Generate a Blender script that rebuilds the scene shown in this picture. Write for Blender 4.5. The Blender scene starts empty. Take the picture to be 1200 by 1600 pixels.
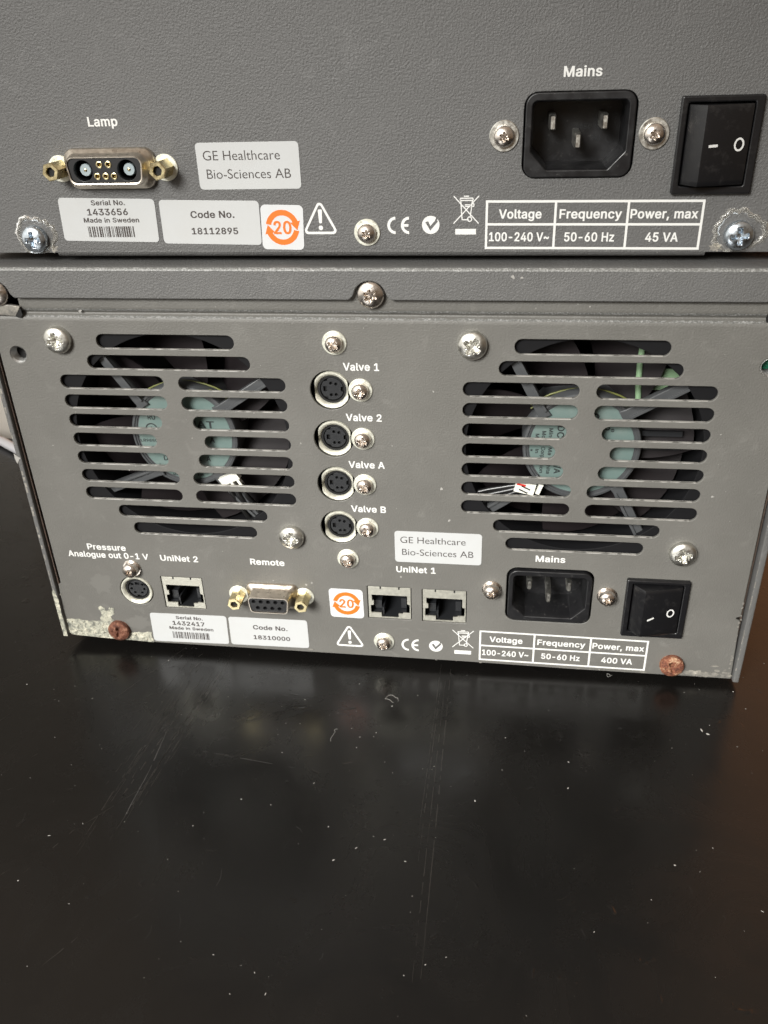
import bpy, math, random
from mathutils import Vector, Matrix

# ------------------------------------------------------------------ camera, world, light, exposure
K = 0.00089                      # one model unit is 0.89 mm (vent slots are eight units apart)
SC = bpy.context.scene
COL = SC.collection
random.seed(7)
R = math.radians

cd = bpy.data.cameras.new('camera')
cam = bpy.data.objects.new('camera', cd)
COL.objects.link(cam)
SC.camera = cam
cam.location = (25.1878*K, -287.512*K, 88.9222*K)
cam.rotation_mode = 'XYZ'
cam.rotation_euler = (1.05254363, 0.0310766796, 0.131374297)
cd.sensor_fit = 'VERTICAL'
cd.sensor_height = 24.0
cd.lens = 1333.73*24.0/1600.0
cd.clip_start = 0.005
cd.clip_end = 50
cd.dof.use_dof = True
cd.dof.focus_distance = 268*K
cd.dof.aperture_fstop = 45

w = bpy.data.worlds.new('World')
SC.world = w
w.use_nodes = True
nt = w.node_tree
bg = nt.nodes['Background']
tc = nt.nodes.new('ShaderNodeTexCoord')
sep = nt.nodes.new('ShaderNodeSeparateXYZ')
nt.links.new(tc.outputs['Generated'], sep.inputs[0])
rmp = nt.nodes.new('ShaderNodeValToRGB')
mr = nt.nodes.new('ShaderNodeMapRange')
mr.inputs['From Min'].default_value = -1
nt.links.new(sep.outputs['Z'], mr.inputs['Value'])
nt.links.new(mr.outputs[0], rmp.inputs[0])
e = rmp.color_ramp.elements
e[0].position = 0.0; e[0].color = (0.02, 0.016, 0.013, 1)
e[1].position = 1.0; e[1].color = (0.60, 0.47, 0.36, 1)
for p, c in ((0.5, (0.22, 0.155, 0.10, 1)), (0.72, (0.27, 0.225, 0.18, 1))):
    q = e.new(p); q.color = c
mx = nt.nodes.new('ShaderNodeMix'); mx.data_type = 'RGBA'
dot = nt.nodes.new('ShaderNodeVectorMath'); dot.operation = 'DOT_PRODUCT'
dot.inputs[1].default_value = (0.62, 0.73, 0.28)           # a sunlit wooden room beyond the right end of the table
nt.links.new(tc.outputs['Generated'], dot.inputs[0])
mr2 = nt.nodes.new('ShaderNodeMapRange')
mr2.inputs['From Min'].default_value = 0.80; mr2.inputs['From Max'].default_value = 0.98
nt.links.new(dot.outputs['Value'], mr2.inputs['Value'])
nt.links.new(mr2.outputs[0], mx.inputs['Factor'])
nt.links.new(rmp.outputs[0], mx.inputs['A'])
mx.inputs['B'].default_value = (2.0, 0.85, 0.34, 1)
nt.links.new(mx.outputs['Result'], bg.inputs['Color'])
dot2 = nt.nodes.new('ShaderNodeVectorMath'); dot2.operation = 'DOT_PRODUCT'
dot2.inputs[1].default_value = (-0.86, -0.38, 0.34)         # unseen pale glow added at left to brighten facets and metal
nt.links.new(tc.outputs['Generated'], dot2.inputs[0])
mr3 = nt.nodes.new('ShaderNodeMapRange')
mr3.inputs['From Min'].default_value = 0.66; mr3.inputs['From Max'].default_value = 0.92
nt.links.new(dot2.outputs['Value'], mr3.inputs['Value'])
mx2 = nt.nodes.new('ShaderNodeMix'); mx2.data_type = 'RGBA'
nt.links.new(mr3.outputs[0], mx2.inputs['Factor'])
nt.links.new(mx.outputs['Result'], mx2.inputs['A'])
mx2.inputs['B'].default_value = (1.55, 1.5, 1.4, 1)
nt.links.new(mx2.outputs['Result'], bg.inputs['Color'])
bg.inputs['Strength'].default_value = 0.8

def area(name, loc, target, sx, sy, power, col):
    l = bpy.data.lights.new(name, 'AREA')
    l.shape = 'RECTANGLE'; l.size = sx; l.size_y = sy; l.energy = power; l.color = col
    o = bpy.data.objects.new(name, l)
    COL.objects.link(o)
    o.location = loc
    o.rotation_euler = (Vector(target)-Vector(loc)).to_track_quat('-Z', 'Y').to_euler()
    return o
# the daylight of a window to the left behind the photographer
wl = area('window_light', (-0.34, -0.78, 0.36), (0.02, 0, -0.195), 0.4, 0.4, 1.56, (1.0, 0.99, 0.955))
wl.data.spread = R(40)

vs = SC.view_settings
vs.view_transform = 'Standard'
vs.look = 'None'
vs.exposure = 0
vs.gamma = 1
vs.use_curve_mapping = False

# ------------------------------------------------------------------ materials
MATS = {}
def mat(name, col, rough=0.5, metal=0.0, **kw):
    m = bpy.data.materials.new(name); m.use_nodes = True
    b = m.node_tree.nodes['Principled BSDF']
    b.inputs['Base Color'].default_value = (*col, 1)
    b.inputs['Roughness'].default_value = rough
    b.inputs['Metallic'].default_value = metal
    for k, v in kw.items():
        b.inputs[k.replace('_', ' ')].default_value = v
    MATS[name] = m
    return m, m.node_tree, b
def objco(t):
    g = t.nodes.new('ShaderNodeNewGeometry')       # world position: every part of one sheet shares one grain
    return g.outputs['Position']
def noise(t, scale, detail=2.0, rough=0.5, dist=0.0, vec=None):
    n = t.nodes.new('ShaderNodeTexNoise')
    n.inputs['Scale'].default_value = scale/K
    n.inputs['Detail'].default_value = detail
    n.inputs['Roughness'].default_value = rough
    n.inputs['Distortion'].default_value = dist
    t.links.new(vec or objco(t), n.inputs['Vector'])
    return n.outputs['Fac']
def ramp(t, src, stops):
    r = t.nodes.new('ShaderNodeValToRGB')
    e = r.color_ramp.elements
    e[0].position, e[0].color = stops[0][0], (*stops[0][1], 1)
    e[1].position, e[1].color = stops[-1][0], (*stops[-1][1], 1)
    for p, c in stops[1:-1]:
        q = e.new(p); q.color = (*c, 1)
    t.links.new(src, r.inputs[0])
    return r.outputs[0]
def rng(t, src, a, b, c, d):
    n = t.nodes.new('ShaderNodeMapRange')
    for i, v in enumerate((a, b, c, d)):
        n.inputs[i+1].default_value = v
    t.links.new(src, n.inputs[0])
    return n.outputs[0]
def mixc(t, fac, a, b):
    n = t.nodes.new('ShaderNodeMix'); n.data_type = 'RGBA'
    t.links.new(fac, n.inputs['Factor'])
    for k, v in (('A', a), ('B', b)):
        if isinstance(v, tuple): n.inputs[k].default_value = (*v, 1)
        else: t.links.new(v, n.inputs[k])
    return n.outputs['Result']
def mul(t, a, b):
    n = t.nodes.new('ShaderNodeMath'); n.operation = 'MULTIPLY'
    t.links.new(a, n.inputs[0])
    if isinstance(b, float): n.inputs[1].default_value = b
    else: t.links.new(b, n.inputs[1])
    return n.outputs[0]
def bump(t, b, h, strength, dist, prev=None):
    n = t.nodes.new('ShaderNodeBump')
    n.inputs['Strength'].default_value = strength
    n.inputs['Distance'].default_value = dist*K
    t.links.new(h, n.inputs['Height'])
    if prev: t.links.new(prev, n.inputs['Normal'])
    t.links.new(n.outputs[0], b.inputs['Normal'])
    return n.outputs[0]

def paint(name, base, spread, grain=1.0, speck=0.5):
    m, t, b = mat(name, base, 0.5)
    lo = tuple(c*(1-spread) for c in base); hi = tuple(c*(1+spread) for c in base)
    big = noise(t, 0.035, 4, 0.6)
    c = ramp(t, big, [(0.32, lo), (0.68, hi)])
    # dry smears of dirt and rubbed spots
    sm = rng(t, noise(t, 0.11, 5, 0.65, 1.2), 0.58, 0.74, 0, 0.40)
    c = mixc(t, sm, c, tuple(min(1, x*1.35+0.02) for x in base))
    # pale specks
    sp = rng(t, noise(t, 0.9, 1, 0.4), 0.80, 0.83, 0, speck)
    c = mixc(t, sp, c, (0.50, 0.49, 0.45))
    t.links.new(c, b.inputs['Base Color'])
    t.links.new(rng(t, big, 0.3, 0.7, 0.46, 0.58), b.inputs['Roughness'])
    n1 = bump(t, b, noise(t, 1.45, 3, 0.6, 0.1), 1.0*grain, 0.34)
    bump(t, b, noise(t, 2.2, 2, 0.5), 0.25*grain, 0.10, n1)
    return m
paint('paint_dark', (0.109, 0.108, 0.106), 0.05, 1.0)
paint('paint_cover', (0.117, 0.116, 0.113), 0.05, 0.9)
paint('paint_warm', (0.133, 0.129, 0.118), 0.06, 0.55)

def worn_lit_edge():  # paler speckled paint: highlights painted onto rounded edges
    m, t, b = mat('paint_highlight', (0.19, 0.19, 0.185), 0.45)
    f = rng(t, noise(t, 1.5, 4, 0.7), 0.46, 0.68, 0, 1)
    t.links.new(mixc(t, f, (0.135, 0.135, 0.128), (0.36, 0.36, 0.35)), b.inputs['Base Color'])
    bump(t, b, noise(t, 1.0, 4, 0.6), 0.7, 0.3)
worn_lit_edge()
def metal(name, col, rough, wob=0.3):
    m, t, b = mat(name, col, rough, 1.0)
    n = noise(t, 0.6, 4, 0.6)
    t.links.new(rng(t, n, 0.3, 0.7, rough*0.75, rough*1.35), b.inputs['Roughness'])
    t.links.new(ramp(t, n, [(0.3, tuple(c*0.8 for c in col)), (0.7, tuple(min(1, c*1.08) for c in col))]), b.inputs['Base Color'])
    if wob: bump(t, b, noise(t, 0.8, 2), wob, 0.15)
    return m
metal('nickel', (0.78, 0.72, 0.66), 0.26)
metal('steel_pale', (0.70, 0.69, 0.64), 0.38)
metal('zinc', (0.60, 0.66, 0.72), 0.28)
metal('washer_pale', (0.80, 0.80, 0.70), 0.46, 0.15)
metal('sleeve', (0.82, 0.81, 0.70), 0.40, 0.1)
M_ = MATS['sleeve'].node_tree.nodes['Principled BSDF']; M_.inputs['Metallic'].default_value = 0.55
M_ = MATS['washer_pale'].node_tree.nodes['Principled BSDF']; M_.inputs['Metallic'].default_value = 0.6
metal('brass', (0.74, 0.64, 0.38), 0.30, 0.15)
metal('shell', (0.62, 0.56, 0.48), 0.34, 0.2)
metal('jack_shield', (0.56, 0.55, 0.48), 0.42, 0.2)
MATS['jack_shield'].node_tree.nodes['Principled BSDF'].inputs['Metallic'].default_value = 0.6
metal('bare_steel', (0.45, 0.45, 0.44), 0.45)
mat('plastic_black', (0.012, 0.012, 0.013), 0.42)
mat('plastic_hole', (0.004, 0.004, 0.004), 0.7)
mat('plastic_grey', (0.015, 0.016, 0.018), 0.45)
def dusty():
    m, t, b = mat('plastic_dusty', (0.012, 0.012, 0.013), 0.38)
    f = rng(t, noise(t, 0.55, 5, 0.75), 0.60, 0.72, 0, 0.22)
    t.links.new(mixc(t, f, (0.010, 0.010, 0.011), (0.30, 0.29, 0.27)), b.inputs['Base Color'])
    t.links.new(rng(t, noise(t, 0.25, 3), 0.3, 0.7, 0.28, 0.5), b.inputs['Roughness'])
dusty()
def switch_mat():
    m, t, b = mat('switch_black', (0.010, 0.010, 0.011), 0.3)
    f = rng(t, noise(t, 0.3, 5, 0.7), 0.55, 0.8, 0, 0.05)
    t.links.new(mixc(t, f, (0.008, 0.008, 0.009), (0.35, 0.33, 0.31)), b.inputs['Base Color'])
    bump(t, b, noise(t, 2.5, 2), 0.25, 0.06)
switch_mat()
mat('ink_white', (0.70, 0.70, 0.68), 0.5)
mat('ink_dark', (0.055, 0.046, 0.042), 0.6)
mat('ink_orange', (0.80, 0.16, 0.015), 0.5)
mat('ink_black', (0.02, 0.025, 0.025), 0.6)
def sticker_mat(name, col):
    m, t, b = mat(name, col, 0.38)
    f = rng(t, noise(t, 0.12, 5, 0.65), 0.45, 0.8, 0, 0.16)
    t.links.new(mixc(t, f, col, (0.42, 0.40, 0.36)), b.inputs['Base Color'])
sticker_mat('sticker_white', (0.50, 0.51, 0.51))
sticker_mat('sticker_bright', (0.60, 0.61, 0.62))
sticker_mat('label_teal', (0.130, 0.185, 0.172))
mat('fan_plastic', (0.064, 0.067, 0.070), 0.42)
mat('fan_frame', (0.007, 0.007, 0.008), 0.6, Specular_IOR_Level=0.2)
mat('fan_blade', (0.012, 0.009, 0.010), 0.6, Specular_IOR_Level=0.25)
mat('wire_black', (0.010, 0.010, 0.010), 0.28)
mat('wire_green', (0.22, 0.34, 0.20), 0.4)
mat('wire_yellow', (0.16, 0.17, 0.05), 0.4)
mat('plug_white', (0.74, 0.73, 0.66), 0.35)
mat('plug_red', (0.55, 0.03, 0.02), 0.45)
mat('board_green', (0.02, 0.16, 0.09), 0.35)
mat('coax_pale', (0.34, 0.40, 0.42), 0.4)
mat('interior_dark', (0.010, 0.009, 0.009), 0.8)
mat('rubber', (0.015, 0.015, 0.015), 0.8)
mat('cable_white', (0.70, 0.70, 0.74), 0.4)
mat('plaster', (0.84, 0.80, 0.73), 0.8)
mat('dust_pale', (0.34, 0.33, 0.31), 0.9)
def rust(name, a, b_, c_):
    m, t, b = mat(name, a, 0.7, 0.15)
    n = noise(t, 0.55, 5, 0.7)
    t.links.new(ramp(t, n, [(0.35, a), (0.52, b_), (0.68, c_)]), b.inputs['Base Color'])
    bump(t, b, noise(t, 0.9, 4, 0.7), 1.0, 0.8)
rust('rust', (0.06, 0.022, 0.014), (0.17, 0.062, 0.034), (0.33, 0.17, 0.11))
rust('rust_copper', (0.09, 0.03, 0.02), (0.26, 0.095, 0.05), (0.62, 0.44, 0.28))
rust('rust_dark', (0.05, 0.036, 0.027), (0.10, 0.072, 0.055), (0.09, 0.042, 0.025))
def corroded():
    m, t, b = mat('corroded', (0.4, 0.4, 0.33), 0.85)
    n = noise(t, 0.30, 6, 0.75, 0.6)
    t.links.new(ramp(t, n, [(0.34, (0.13, 0.135, 0.12)), (0.45, (0.30, 0.30, 0.25)), (0.53, (0.48, 0.47, 0.38)), (0.66, (0.70, 0.66, 0.54))]), b.inputs['Base Color'])
    bump(t, b, noise(t, 0.7, 5, 0.7), 1.0, 1.0)
corroded()
m, t, b = mat('glue_clear', (0.92, 0.90, 0.84), 0.12, 0.0, Transmission_Weight=0.9, IOR=1.45)
bump(t, b, noise(t, 0.22, 2, 0.5), 0.8, 1.0)
def bare_patch():
    m, t, b = mat('bare_patch', (0.3, 0.3, 0.28), 0.5, 0.3)
    n = noise(t, 0.35, 5, 0.7)
    t.links.new(ramp(t, n, [(0.35, (0.16, 0.155, 0.145)), (0.6, (0.34, 0.32, 0.28)), (0.75, (0.62, 0.58, 0.50))]), b.inputs['Base Color'])
    bump(t, b, n, 0.6, 0.4)
bare_patch()
def table_mat():
    m, t, b = mat('table_lacquer', (0.010, 0.0085, 0.0075), 0.22, Specular_IOR_Level=0.42)
    n = noise(t, 0.012, 5, 0.6)
    t.links.new(ramp(t, n, [(0.3, (0.0042, 0.0040, 0.0038)), (0.7, (0.0070, 0.0064, 0.0058))]), b.inputs['Base Color'])
    t.links.new(rng(t, noise(t, 0.022, 7, 0.72, 1.5), 0.3, 0.7, 0.16, 0.34), b.inputs['Roughness'])
    n1 = bump(t, b, noise(t, 0.05, 3, 0.5), 0.12, 0.9)
    # small dents and pimples in the lacquer
    d = rng(t, noise(t, 0.16, 2, 0.5, 0.8), 0.70, 0.80, 0, 1)
    bump(t, b, d, 0.35, 0.5, n1)
table_mat()
mat('paint_faded', (0.147, 0.143, 0.131), 0.6)
mat('lip_highlight', (0.33, 0.32, 0.295), 0.5)  # pale tone for the light painted on slot lips
mat('scratch_pale', (0.042, 0.040, 0.038), 0.6)
mat('scratch_faint', (0.020, 0.018, 0.016), 0.32)
M = MATS
# lettering outlines: advance, closed outlines (cap height about 540)
GLYPHS = {',':(208,[[25,-133,94,-134,104,-128,160,67,159,77,154,83,144,86,59,86,46,77,15,-118,18,-128]]),
'-':(473,[[101,174,350,174,357,179,360,189,360,244,355,255,345,259,100,258,95,254,91,244,91,189,94,179]]),
'.':(208,[[80,-18,106,-19,126,-15,146,-2,159,17,164,42,159,67,146,84,121,98,86,102,66,97,43,82,30,62,27,42,31,17,46,-3,66,-15]]),
'/':(269,[[1,-90,80,-91,90,-86,94,-80,258,530,256,540,250,546,170,548,157,540,-8,-70,-9,-80]]),
'0':(473,[[212,-21,239,-22,294,-12,339,11,379,53,407,109,423,174,428,254,423,334,407,399,380,454,335,499,294,521,244,530,219,531,159,521,114,497,74,455,46,399,30,334,25,254,30,174,45,114,74,54,114,11,159,-12],[214,69,204,71,179,88,163,109,146,149,137,194,132,254,136,309,147,364,163,399,179,420,207,439,224,443,239,441,249,438,274,420,290,399,308,359,316,314,321,254,317,199,307,149,290,109,269,84,249,71,229,67]]),
'1':(473,[[63,-14,397,-15,407,-13,414,-4,414,56,407,68,300,71,299,511,293,521,287,524,217,524,182,522,72,441,63,431,63,356,67,348,77,343,102,345,188,406,189,76,187,70,67,70,58,66,53,56,53,1,56,-9]]),
'2':(473,[[51,-14,395,-15,405,-13,412,-4,412,61,402,71,205,72,197,76,287,171,357,251,392,311,404,371,396,421,383,451,355,485,320,511,280,525,260,528,215,531,170,525,125,507,95,486,66,451,49,411,43,361,48,351,55,347,135,347,145,351,150,360,155,391,171,421,190,435,220,444,260,434,275,424,287,411,293,396,296,371,287,331,262,291,44,56,41,46,41,1,44,-9]]),
'3':(473,[[199,-21,230,-22,275,-17,325,-1,361,24,388,54,410,99,416,149,410,189,392,229,362,264,325,288,263,304,393,454,394,514,390,520,380,524,60,524,51,519,47,509,47,449,55,439,85,437,240,437,247,434,135,305,134,244,145,234,230,229,260,220,280,206,296,184,303,169,305,149,302,119,292,99,280,87,260,75,215,67,180,73,160,84,145,99,137,114,131,139,120,147,35,147,25,142,21,134,30,84,49,49,80,19,120,-4,160,-17]]),
'4':(473,[[269,-14,351,-15,363,-9,366,1,366,86,371,90,426,91,433,96,436,106,436,161,434,171,426,177,371,178,366,181,366,321,361,329,351,333,271,333,261,326,259,181,256,178,151,178,144,181,266,389,332,501,334,511,331,518,321,524,236,524,226,517,19,166,17,106,21,95,31,90,256,90,259,86,259,-4]]),
'5':(473,[[204,-21,231,-22,281,-15,326,3,361,30,393,74,408,114,414,164,410,204,400,239,384,269,366,293,337,319,306,335,271,345,221,349,166,340,162,344,173,434,176,437,381,439,389,449,389,509,385,519,376,524,111,524,86,524,74,514,44,254,46,245,56,238,136,231,181,254,216,260,236,258,256,250,277,234,294,209,301,189,304,164,301,135,291,109,280,94,261,78,236,67,221,67,186,76,158,99,149,114,142,139,131,145,46,144,40,139,37,129,42,94,61,54,92,19,126,-3,166,-16]]),
'6':(473,[[210,-21,235,-22,280,-17,325,1,365,32,388,64,407,109,412,159,407,204,390,249,367,279,330,309,295,322,225,329,344,504,341,519,330,524,245,524,233,519,115,346,58,244,46,204,41,164,46,114,65,63,90,30,125,3,170,-15],[210,67,175,87,160,109,151,134,148,159,151,184,161,209,172,224,190,239,210,247,235,248,265,236,280,224,290,209,301,184,303,159,301,134,290,105,279,89,265,78,240,66]]),
'7':(473,[[84,-14,173,-15,185,-9,414,446,414,511,408,521,403,523,158,524,53,524,45,521,41,516,39,506,39,451,44,441,53,437,291,436,75,6,74,-4]]),
'8':(473,[[208,-21,238,-22,288,-16,333,-2,368,20,399,54,417,89,424,134,420,169,407,204,392,229,368,253,351,264,349,269,379,299,399,339,405,379,399,424,381,459,353,490,318,513,283,525,243,530,218,531,173,526,133,512,97,489,68,456,52,419,47,384,53,339,73,299,103,269,101,264,83,252,63,231,45,204,32,169,29,139,35,89,53,54,83,22,123,-3,168,-17],[203,68,178,76,150,99,142,119,138,139,142,159,153,183,183,209,208,217,228,219,248,216,268,209,283,199,302,179,310,159,314,139,310,119,302,99,288,85,270,74,243,66],[218,309,193,314,178,324,166,339,159,354,157,379,165,409,178,426,193,435,223,442,233,441,262,434,277,424,292,399,295,374,288,343,273,323,258,314,228,307]]),
'9':(473,[[117,-14,210,-15,220,-9,337,161,393,261,408,306,412,346,407,396,390,441,364,476,325,507,285,524,225,530,170,524,125,505,90,478,66,446,46,401,41,351,45,306,62,261,85,229,120,202,160,186,220,181,225,176,108,6,107,-4],[215,261,189,271,161,301,152,326,149,356,158,396,175,420,190,433,210,442,235,443,265,431,280,418,292,401,301,376,304,351,301,326,292,301,280,284,265,272,240,261]]),
'A':(500,[[3,-14,92,-15,102,-12,108,-4,152,122,157,127,322,127,327,122,377,-11,387,-15,472,-15,482,-10,486,-4,485,6,382,286,297,517,292,522,282,524,192,524,184,521,177,511,-6,6,-7,-4],[187,214,185,216,237,371,242,366,252,335,294,216]]),
'B':(476,[[47,-14,256,-15,311,-11,361,6,396,29,419,56,437,101,441,136,437,176,423,211,405,236,381,256,363,266,407,311,418,341,421,376,417,411,408,436,401,451,376,481,346,503,301,518,246,524,51,524,41,519,37,506,37,1,40,-9],[151,72,148,76,148,211,151,216,266,213,291,204,306,194,321,176,329,156,331,141,326,111,311,91,281,77,236,72],[151,300,148,306,149,436,231,437,271,431,291,420,308,396,312,371,310,351,303,336,290,321,271,309,231,301]]),
'C':(530,[[251,-21,316,-19,351,-10,386,5,421,28,449,54,469,84,485,119,496,164,491,171,481,175,395,174,386,166,365,119,340,94,301,74,266,69,236,73,201,88,171,115,149,149,132,199,126,254,132,309,146,354,171,394,200,419,236,436,266,440,301,435,341,414,366,389,376,367,388,339,396,334,481,333,493,339,496,349,486,389,470,424,449,454,418,484,386,504,356,517,276,531,256,531,191,522,136,498,89,459,48,399,26,334,17,254,25,179,51,104,84,54,136,11,191,-13]]),
'D':(522,[[47,-14,226,-15,301,-7,366,18,420,61,454,111,477,176,485,256,478,331,455,396,421,447,411,457,368,491,306,515,231,524,51,524,41,519,37,506,37,1,40,-9],[151,72,148,76,149,436,211,437,261,432,301,416,326,396,356,356,371,306,376,256,371,201,357,156,335,121,301,94,256,77,206,72]]),
'F':(430,[[47,-14,136,-15,146,-8,148,201,151,206,356,206,368,216,369,281,361,291,156,293,148,296,149,436,266,437,376,437,386,440,392,451,392,511,386,521,381,523,51,524,39,516,37,1,40,-9]]),
'H':(537,[[47,-14,136,-15,148,-4,148,211,151,217,368,216,371,-8,376,-13,386,-15,466,-15,477,-9,480,1,478,516,471,523,461,524,381,524,370,516,369,311,366,304,151,304,148,311,147,516,141,522,131,524,51,524,41,519,37,506,37,1,40,-9]]),
'I':(320,[[18,-14,277,-15,287,-11,292,-4,292,56,287,68,277,72,212,72,206,76,206,436,277,437,287,441,292,451,292,506,287,520,277,524,22,524,10,516,8,451,12,442,22,437,92,437,95,431,95,76,87,72,22,72,11,66,8,56,8,1,11,-9]]),
'L':(413,[[47,-14,371,-15,381,-9,384,-4,384,56,381,66,376,70,151,72,148,76,148,296,147,516,136,524,51,524,41,519,37,511,37,1,40,-9]]),
'M':(648,[[47,-14,131,-15,141,-10,145,-4,146,290,263,-4,266,-9,276,-15,351,-15,362,-9,476,280,480,276,481,266,481,-4,486,-11,496,-15,581,-14,588,-9,591,1,591,301,589,516,576,524,461,522,452,511,316,152,173,516,161,524,46,523,39,516,37,506,37,1,40,-9]]),
'N':(543,[[47,-14,136,-15,148,-4,147,321,151,332,367,-9,381,-15,471,-15,483,-9,486,1,486,506,481,520,471,524,391,524,381,520,376,511,376,191,375,181,371,180,156,518,141,524,51,524,41,519,37,506,37,1,40,-9]]),
'O':(553,[[251,-21,276,-22,341,-13,401,13,449,54,486,109,508,174,516,254,508,334,486,399,449,454,396,499,341,522,291,529,256,531,191,522,136,498,86,455,46,394,26,334,17,254,26,174,48,109,85,54,136,11,191,-13],[236,73,196,93,171,115,148,149,132,199,126,254,132,309,148,359,171,394,199,419,236,436,266,440,296,436,331,421,361,396,386,359,402,309,407,254,402,199,385,149,362,114,336,92,296,73,266,69]]),
'P':(465,[[47,-14,136,-15,146,-8,148,166,151,171,246,171,301,177,351,196,386,224,410,256,427,301,432,346,427,391,412,436,380,476,346,501,296,518,241,524,51,524,39,516,37,1,40,-9],[151,257,148,261,149,436,221,437,256,434,281,426,294,416,311,395,319,371,320,351,319,321,311,301,297,281,281,269,256,260,221,257]]),
'R':(469,[[47,-14,136,-15,146,-8,148,176,151,183,230,181,336,-12,346,-15,436,-15,446,-11,451,-4,450,6,344,201,386,230,402,251,412,266,428,306,432,356,427,401,411,441,385,476,346,503,301,519,241,524,51,524,43,521,39,516,37,506,37,1,40,-9],[151,270,148,276,149,436,256,434,281,427,298,416,313,396,319,376,322,351,314,311,301,293,281,280,256,273]]),
'S':(467,[[206,-23,234,-24,289,-19,339,-2,377,22,407,57,425,92,431,137,428,172,418,202,374,251,324,278,184,322,154,342,142,357,139,377,141,392,152,412,164,424,179,433,219,443,254,439,284,425,304,404,315,372,324,364,409,363,419,367,423,372,424,382,416,422,398,457,369,487,329,512,284,526,234,531,169,526,129,513,79,482,55,457,35,417,29,372,36,327,40,317,69,277,113,247,169,226,279,192,309,171,319,157,322,137,317,117,309,102,294,87,274,75,244,67,224,66,179,73,159,84,140,102,132,117,126,142,119,150,29,152,19,147,15,137,23,92,40,57,74,19,114,-5,159,-18]]),
'T':(469,[[180,-14,268,-15,280,-4,281,436,428,437,435,441,440,451,440,511,433,522,273,524,23,524,13,519,9,511,9,451,18,438,169,436,170,1,173,-9]]),
'U':(537,[[242,-22,271,-23,326,-17,380,3,421,32,451,68,473,118,480,173,480,513,476,519,466,524,381,523,373,518,370,508,370,183,366,148,356,122,336,96,316,82,276,70,231,71,201,82,176,102,161,123,151,148,147,183,146,515,136,523,51,524,41,519,37,513,37,173,44,118,64,73,101,28,141,1,191,-16]]),
'V':(500,[[191,-14,287,-15,298,-9,484,501,484,516,472,524,387,524,374,516,254,171,242,134,237,143,105,516,92,524,7,524,-5,516,-5,501,181,-4]]),
'a':(409,[[143,-23,171,-24,226,-14,251,1,256,-8,266,-15,346,-15,358,-8,360,2,360,252,355,297,341,331,326,352,303,372,251,393,206,399,181,398,121,389,91,378,61,357,31,320,19,297,21,282,31,276,91,259,116,261,140,292,162,307,191,313,226,307,246,287,252,257,246,248,116,226,65,207,41,191,24,172,11,142,7,107,12,72,27,37,51,10,79,-8,116,-20],[171,61,146,66,123,82,116,107,119,122,126,131,151,146,206,156,251,163,253,142,248,117,239,97,216,75,191,64]]),
'c':(416,[[191,-22,215,-23,270,-16,321,8,362,48,386,103,381,113,375,116,315,132,295,132,285,127,271,98,255,80,230,66,205,63,190,65,165,77,144,98,133,118,122,153,119,188,122,218,131,253,144,278,163,298,185,310,210,313,230,310,250,300,267,283,285,251,295,247,307,248,375,263,385,273,384,283,360,331,325,365,270,392,215,399,145,392,95,368,61,338,34,298,18,248,11,188,18,128,34,78,61,38,100,4,145,-16]]),
'd':(444,[[179,-22,240,-19,265,-10,285,4,289,3,295,-11,305,-15,380,-15,390,-11,395,-2,395,513,390,520,380,524,295,522,288,513,288,468,288,378,285,373,270,385,245,394,205,399,140,393,100,376,57,338,33,298,16,248,11,188,16,133,35,74,60,35,95,3,140,-17],[185,66,163,78,148,93,131,123,122,158,119,188,122,223,132,258,145,281,160,297,185,311,215,312,225,310,248,298,263,283,277,258,286,223,289,188,286,153,277,123,265,98,247,78,220,65]]),
'e':(424,[[195,-22,260,-20,295,-10,325,5,353,28,372,53,388,88,386,98,375,106,320,119,295,120,285,113,265,83,240,67,210,62,190,65,165,76,145,93,132,113,123,143,123,153,385,155,394,168,391,243,387,258,379,288,360,325,336,353,311,373,279,388,215,399,145,392,100,372,60,337,34,298,16,243,11,183,17,128,33,83,61,38,100,4,150,-17],[125,236,122,238,131,263,144,283,165,302,185,311,205,314,225,311,245,302,255,293,276,263,283,238,280,236]]),
'g':(445,[[187,-165,260,-162,305,-150,340,-130,369,-100,389,-60,395,-10,394,385,390,390,380,394,305,394,295,390,289,375,285,374,270,385,240,396,185,399,140,392,95,373,60,341,34,300,25,276,16,250,11,195,16,135,33,85,60,44,96,15,140,-4,185,-10,235,-7,265,2,285,15,288,10,282,-40,265,-62,235,-78,210,-81,170,-74,141,-55,120,-31,110,-26,85,-28,30,-61,29,-75,65,-122,120,-154,155,-162],[180,80,160,90,145,105,131,130,122,160,119,195,122,225,133,260,144,280,160,297,185,311,205,314,225,310,250,297,265,281,277,260,286,225,289,195,285,155,277,125,265,105,245,87,225,78,205,75]]),
'h':(430,[[40,-14,124,-15,134,-9,137,1,137,226,141,256,148,276,159,291,179,305,209,313,234,307,250,296,268,266,273,231,274,-6,279,-12,289,-15,364,-15,374,-12,380,1,380,221,375,291,363,326,338,361,309,383,274,395,239,399,174,393,139,377,137,511,134,518,124,524,44,524,36,521,32,516,30,506,30,1,33,-9]]),
'i':(187,[[40,-14,122,-15,132,-11,137,-4,137,376,131,391,122,394,42,394,36,391,30,381,30,1,33,-9],[58,431,92,428,112,432,132,444,144,461,149,481,144,506,132,523,109,536,77,539,52,534,37,524,22,506,18,481,22,461,37,443]]),
'l':(209,[[123,-16,169,-16,194,-11,201,-6,204,4,189,64,179,69,144,69,142,74,137,104,137,509,133,519,119,524,44,524,34,519,31,514,30,84,35,44,54,11,89,-11]]),
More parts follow.
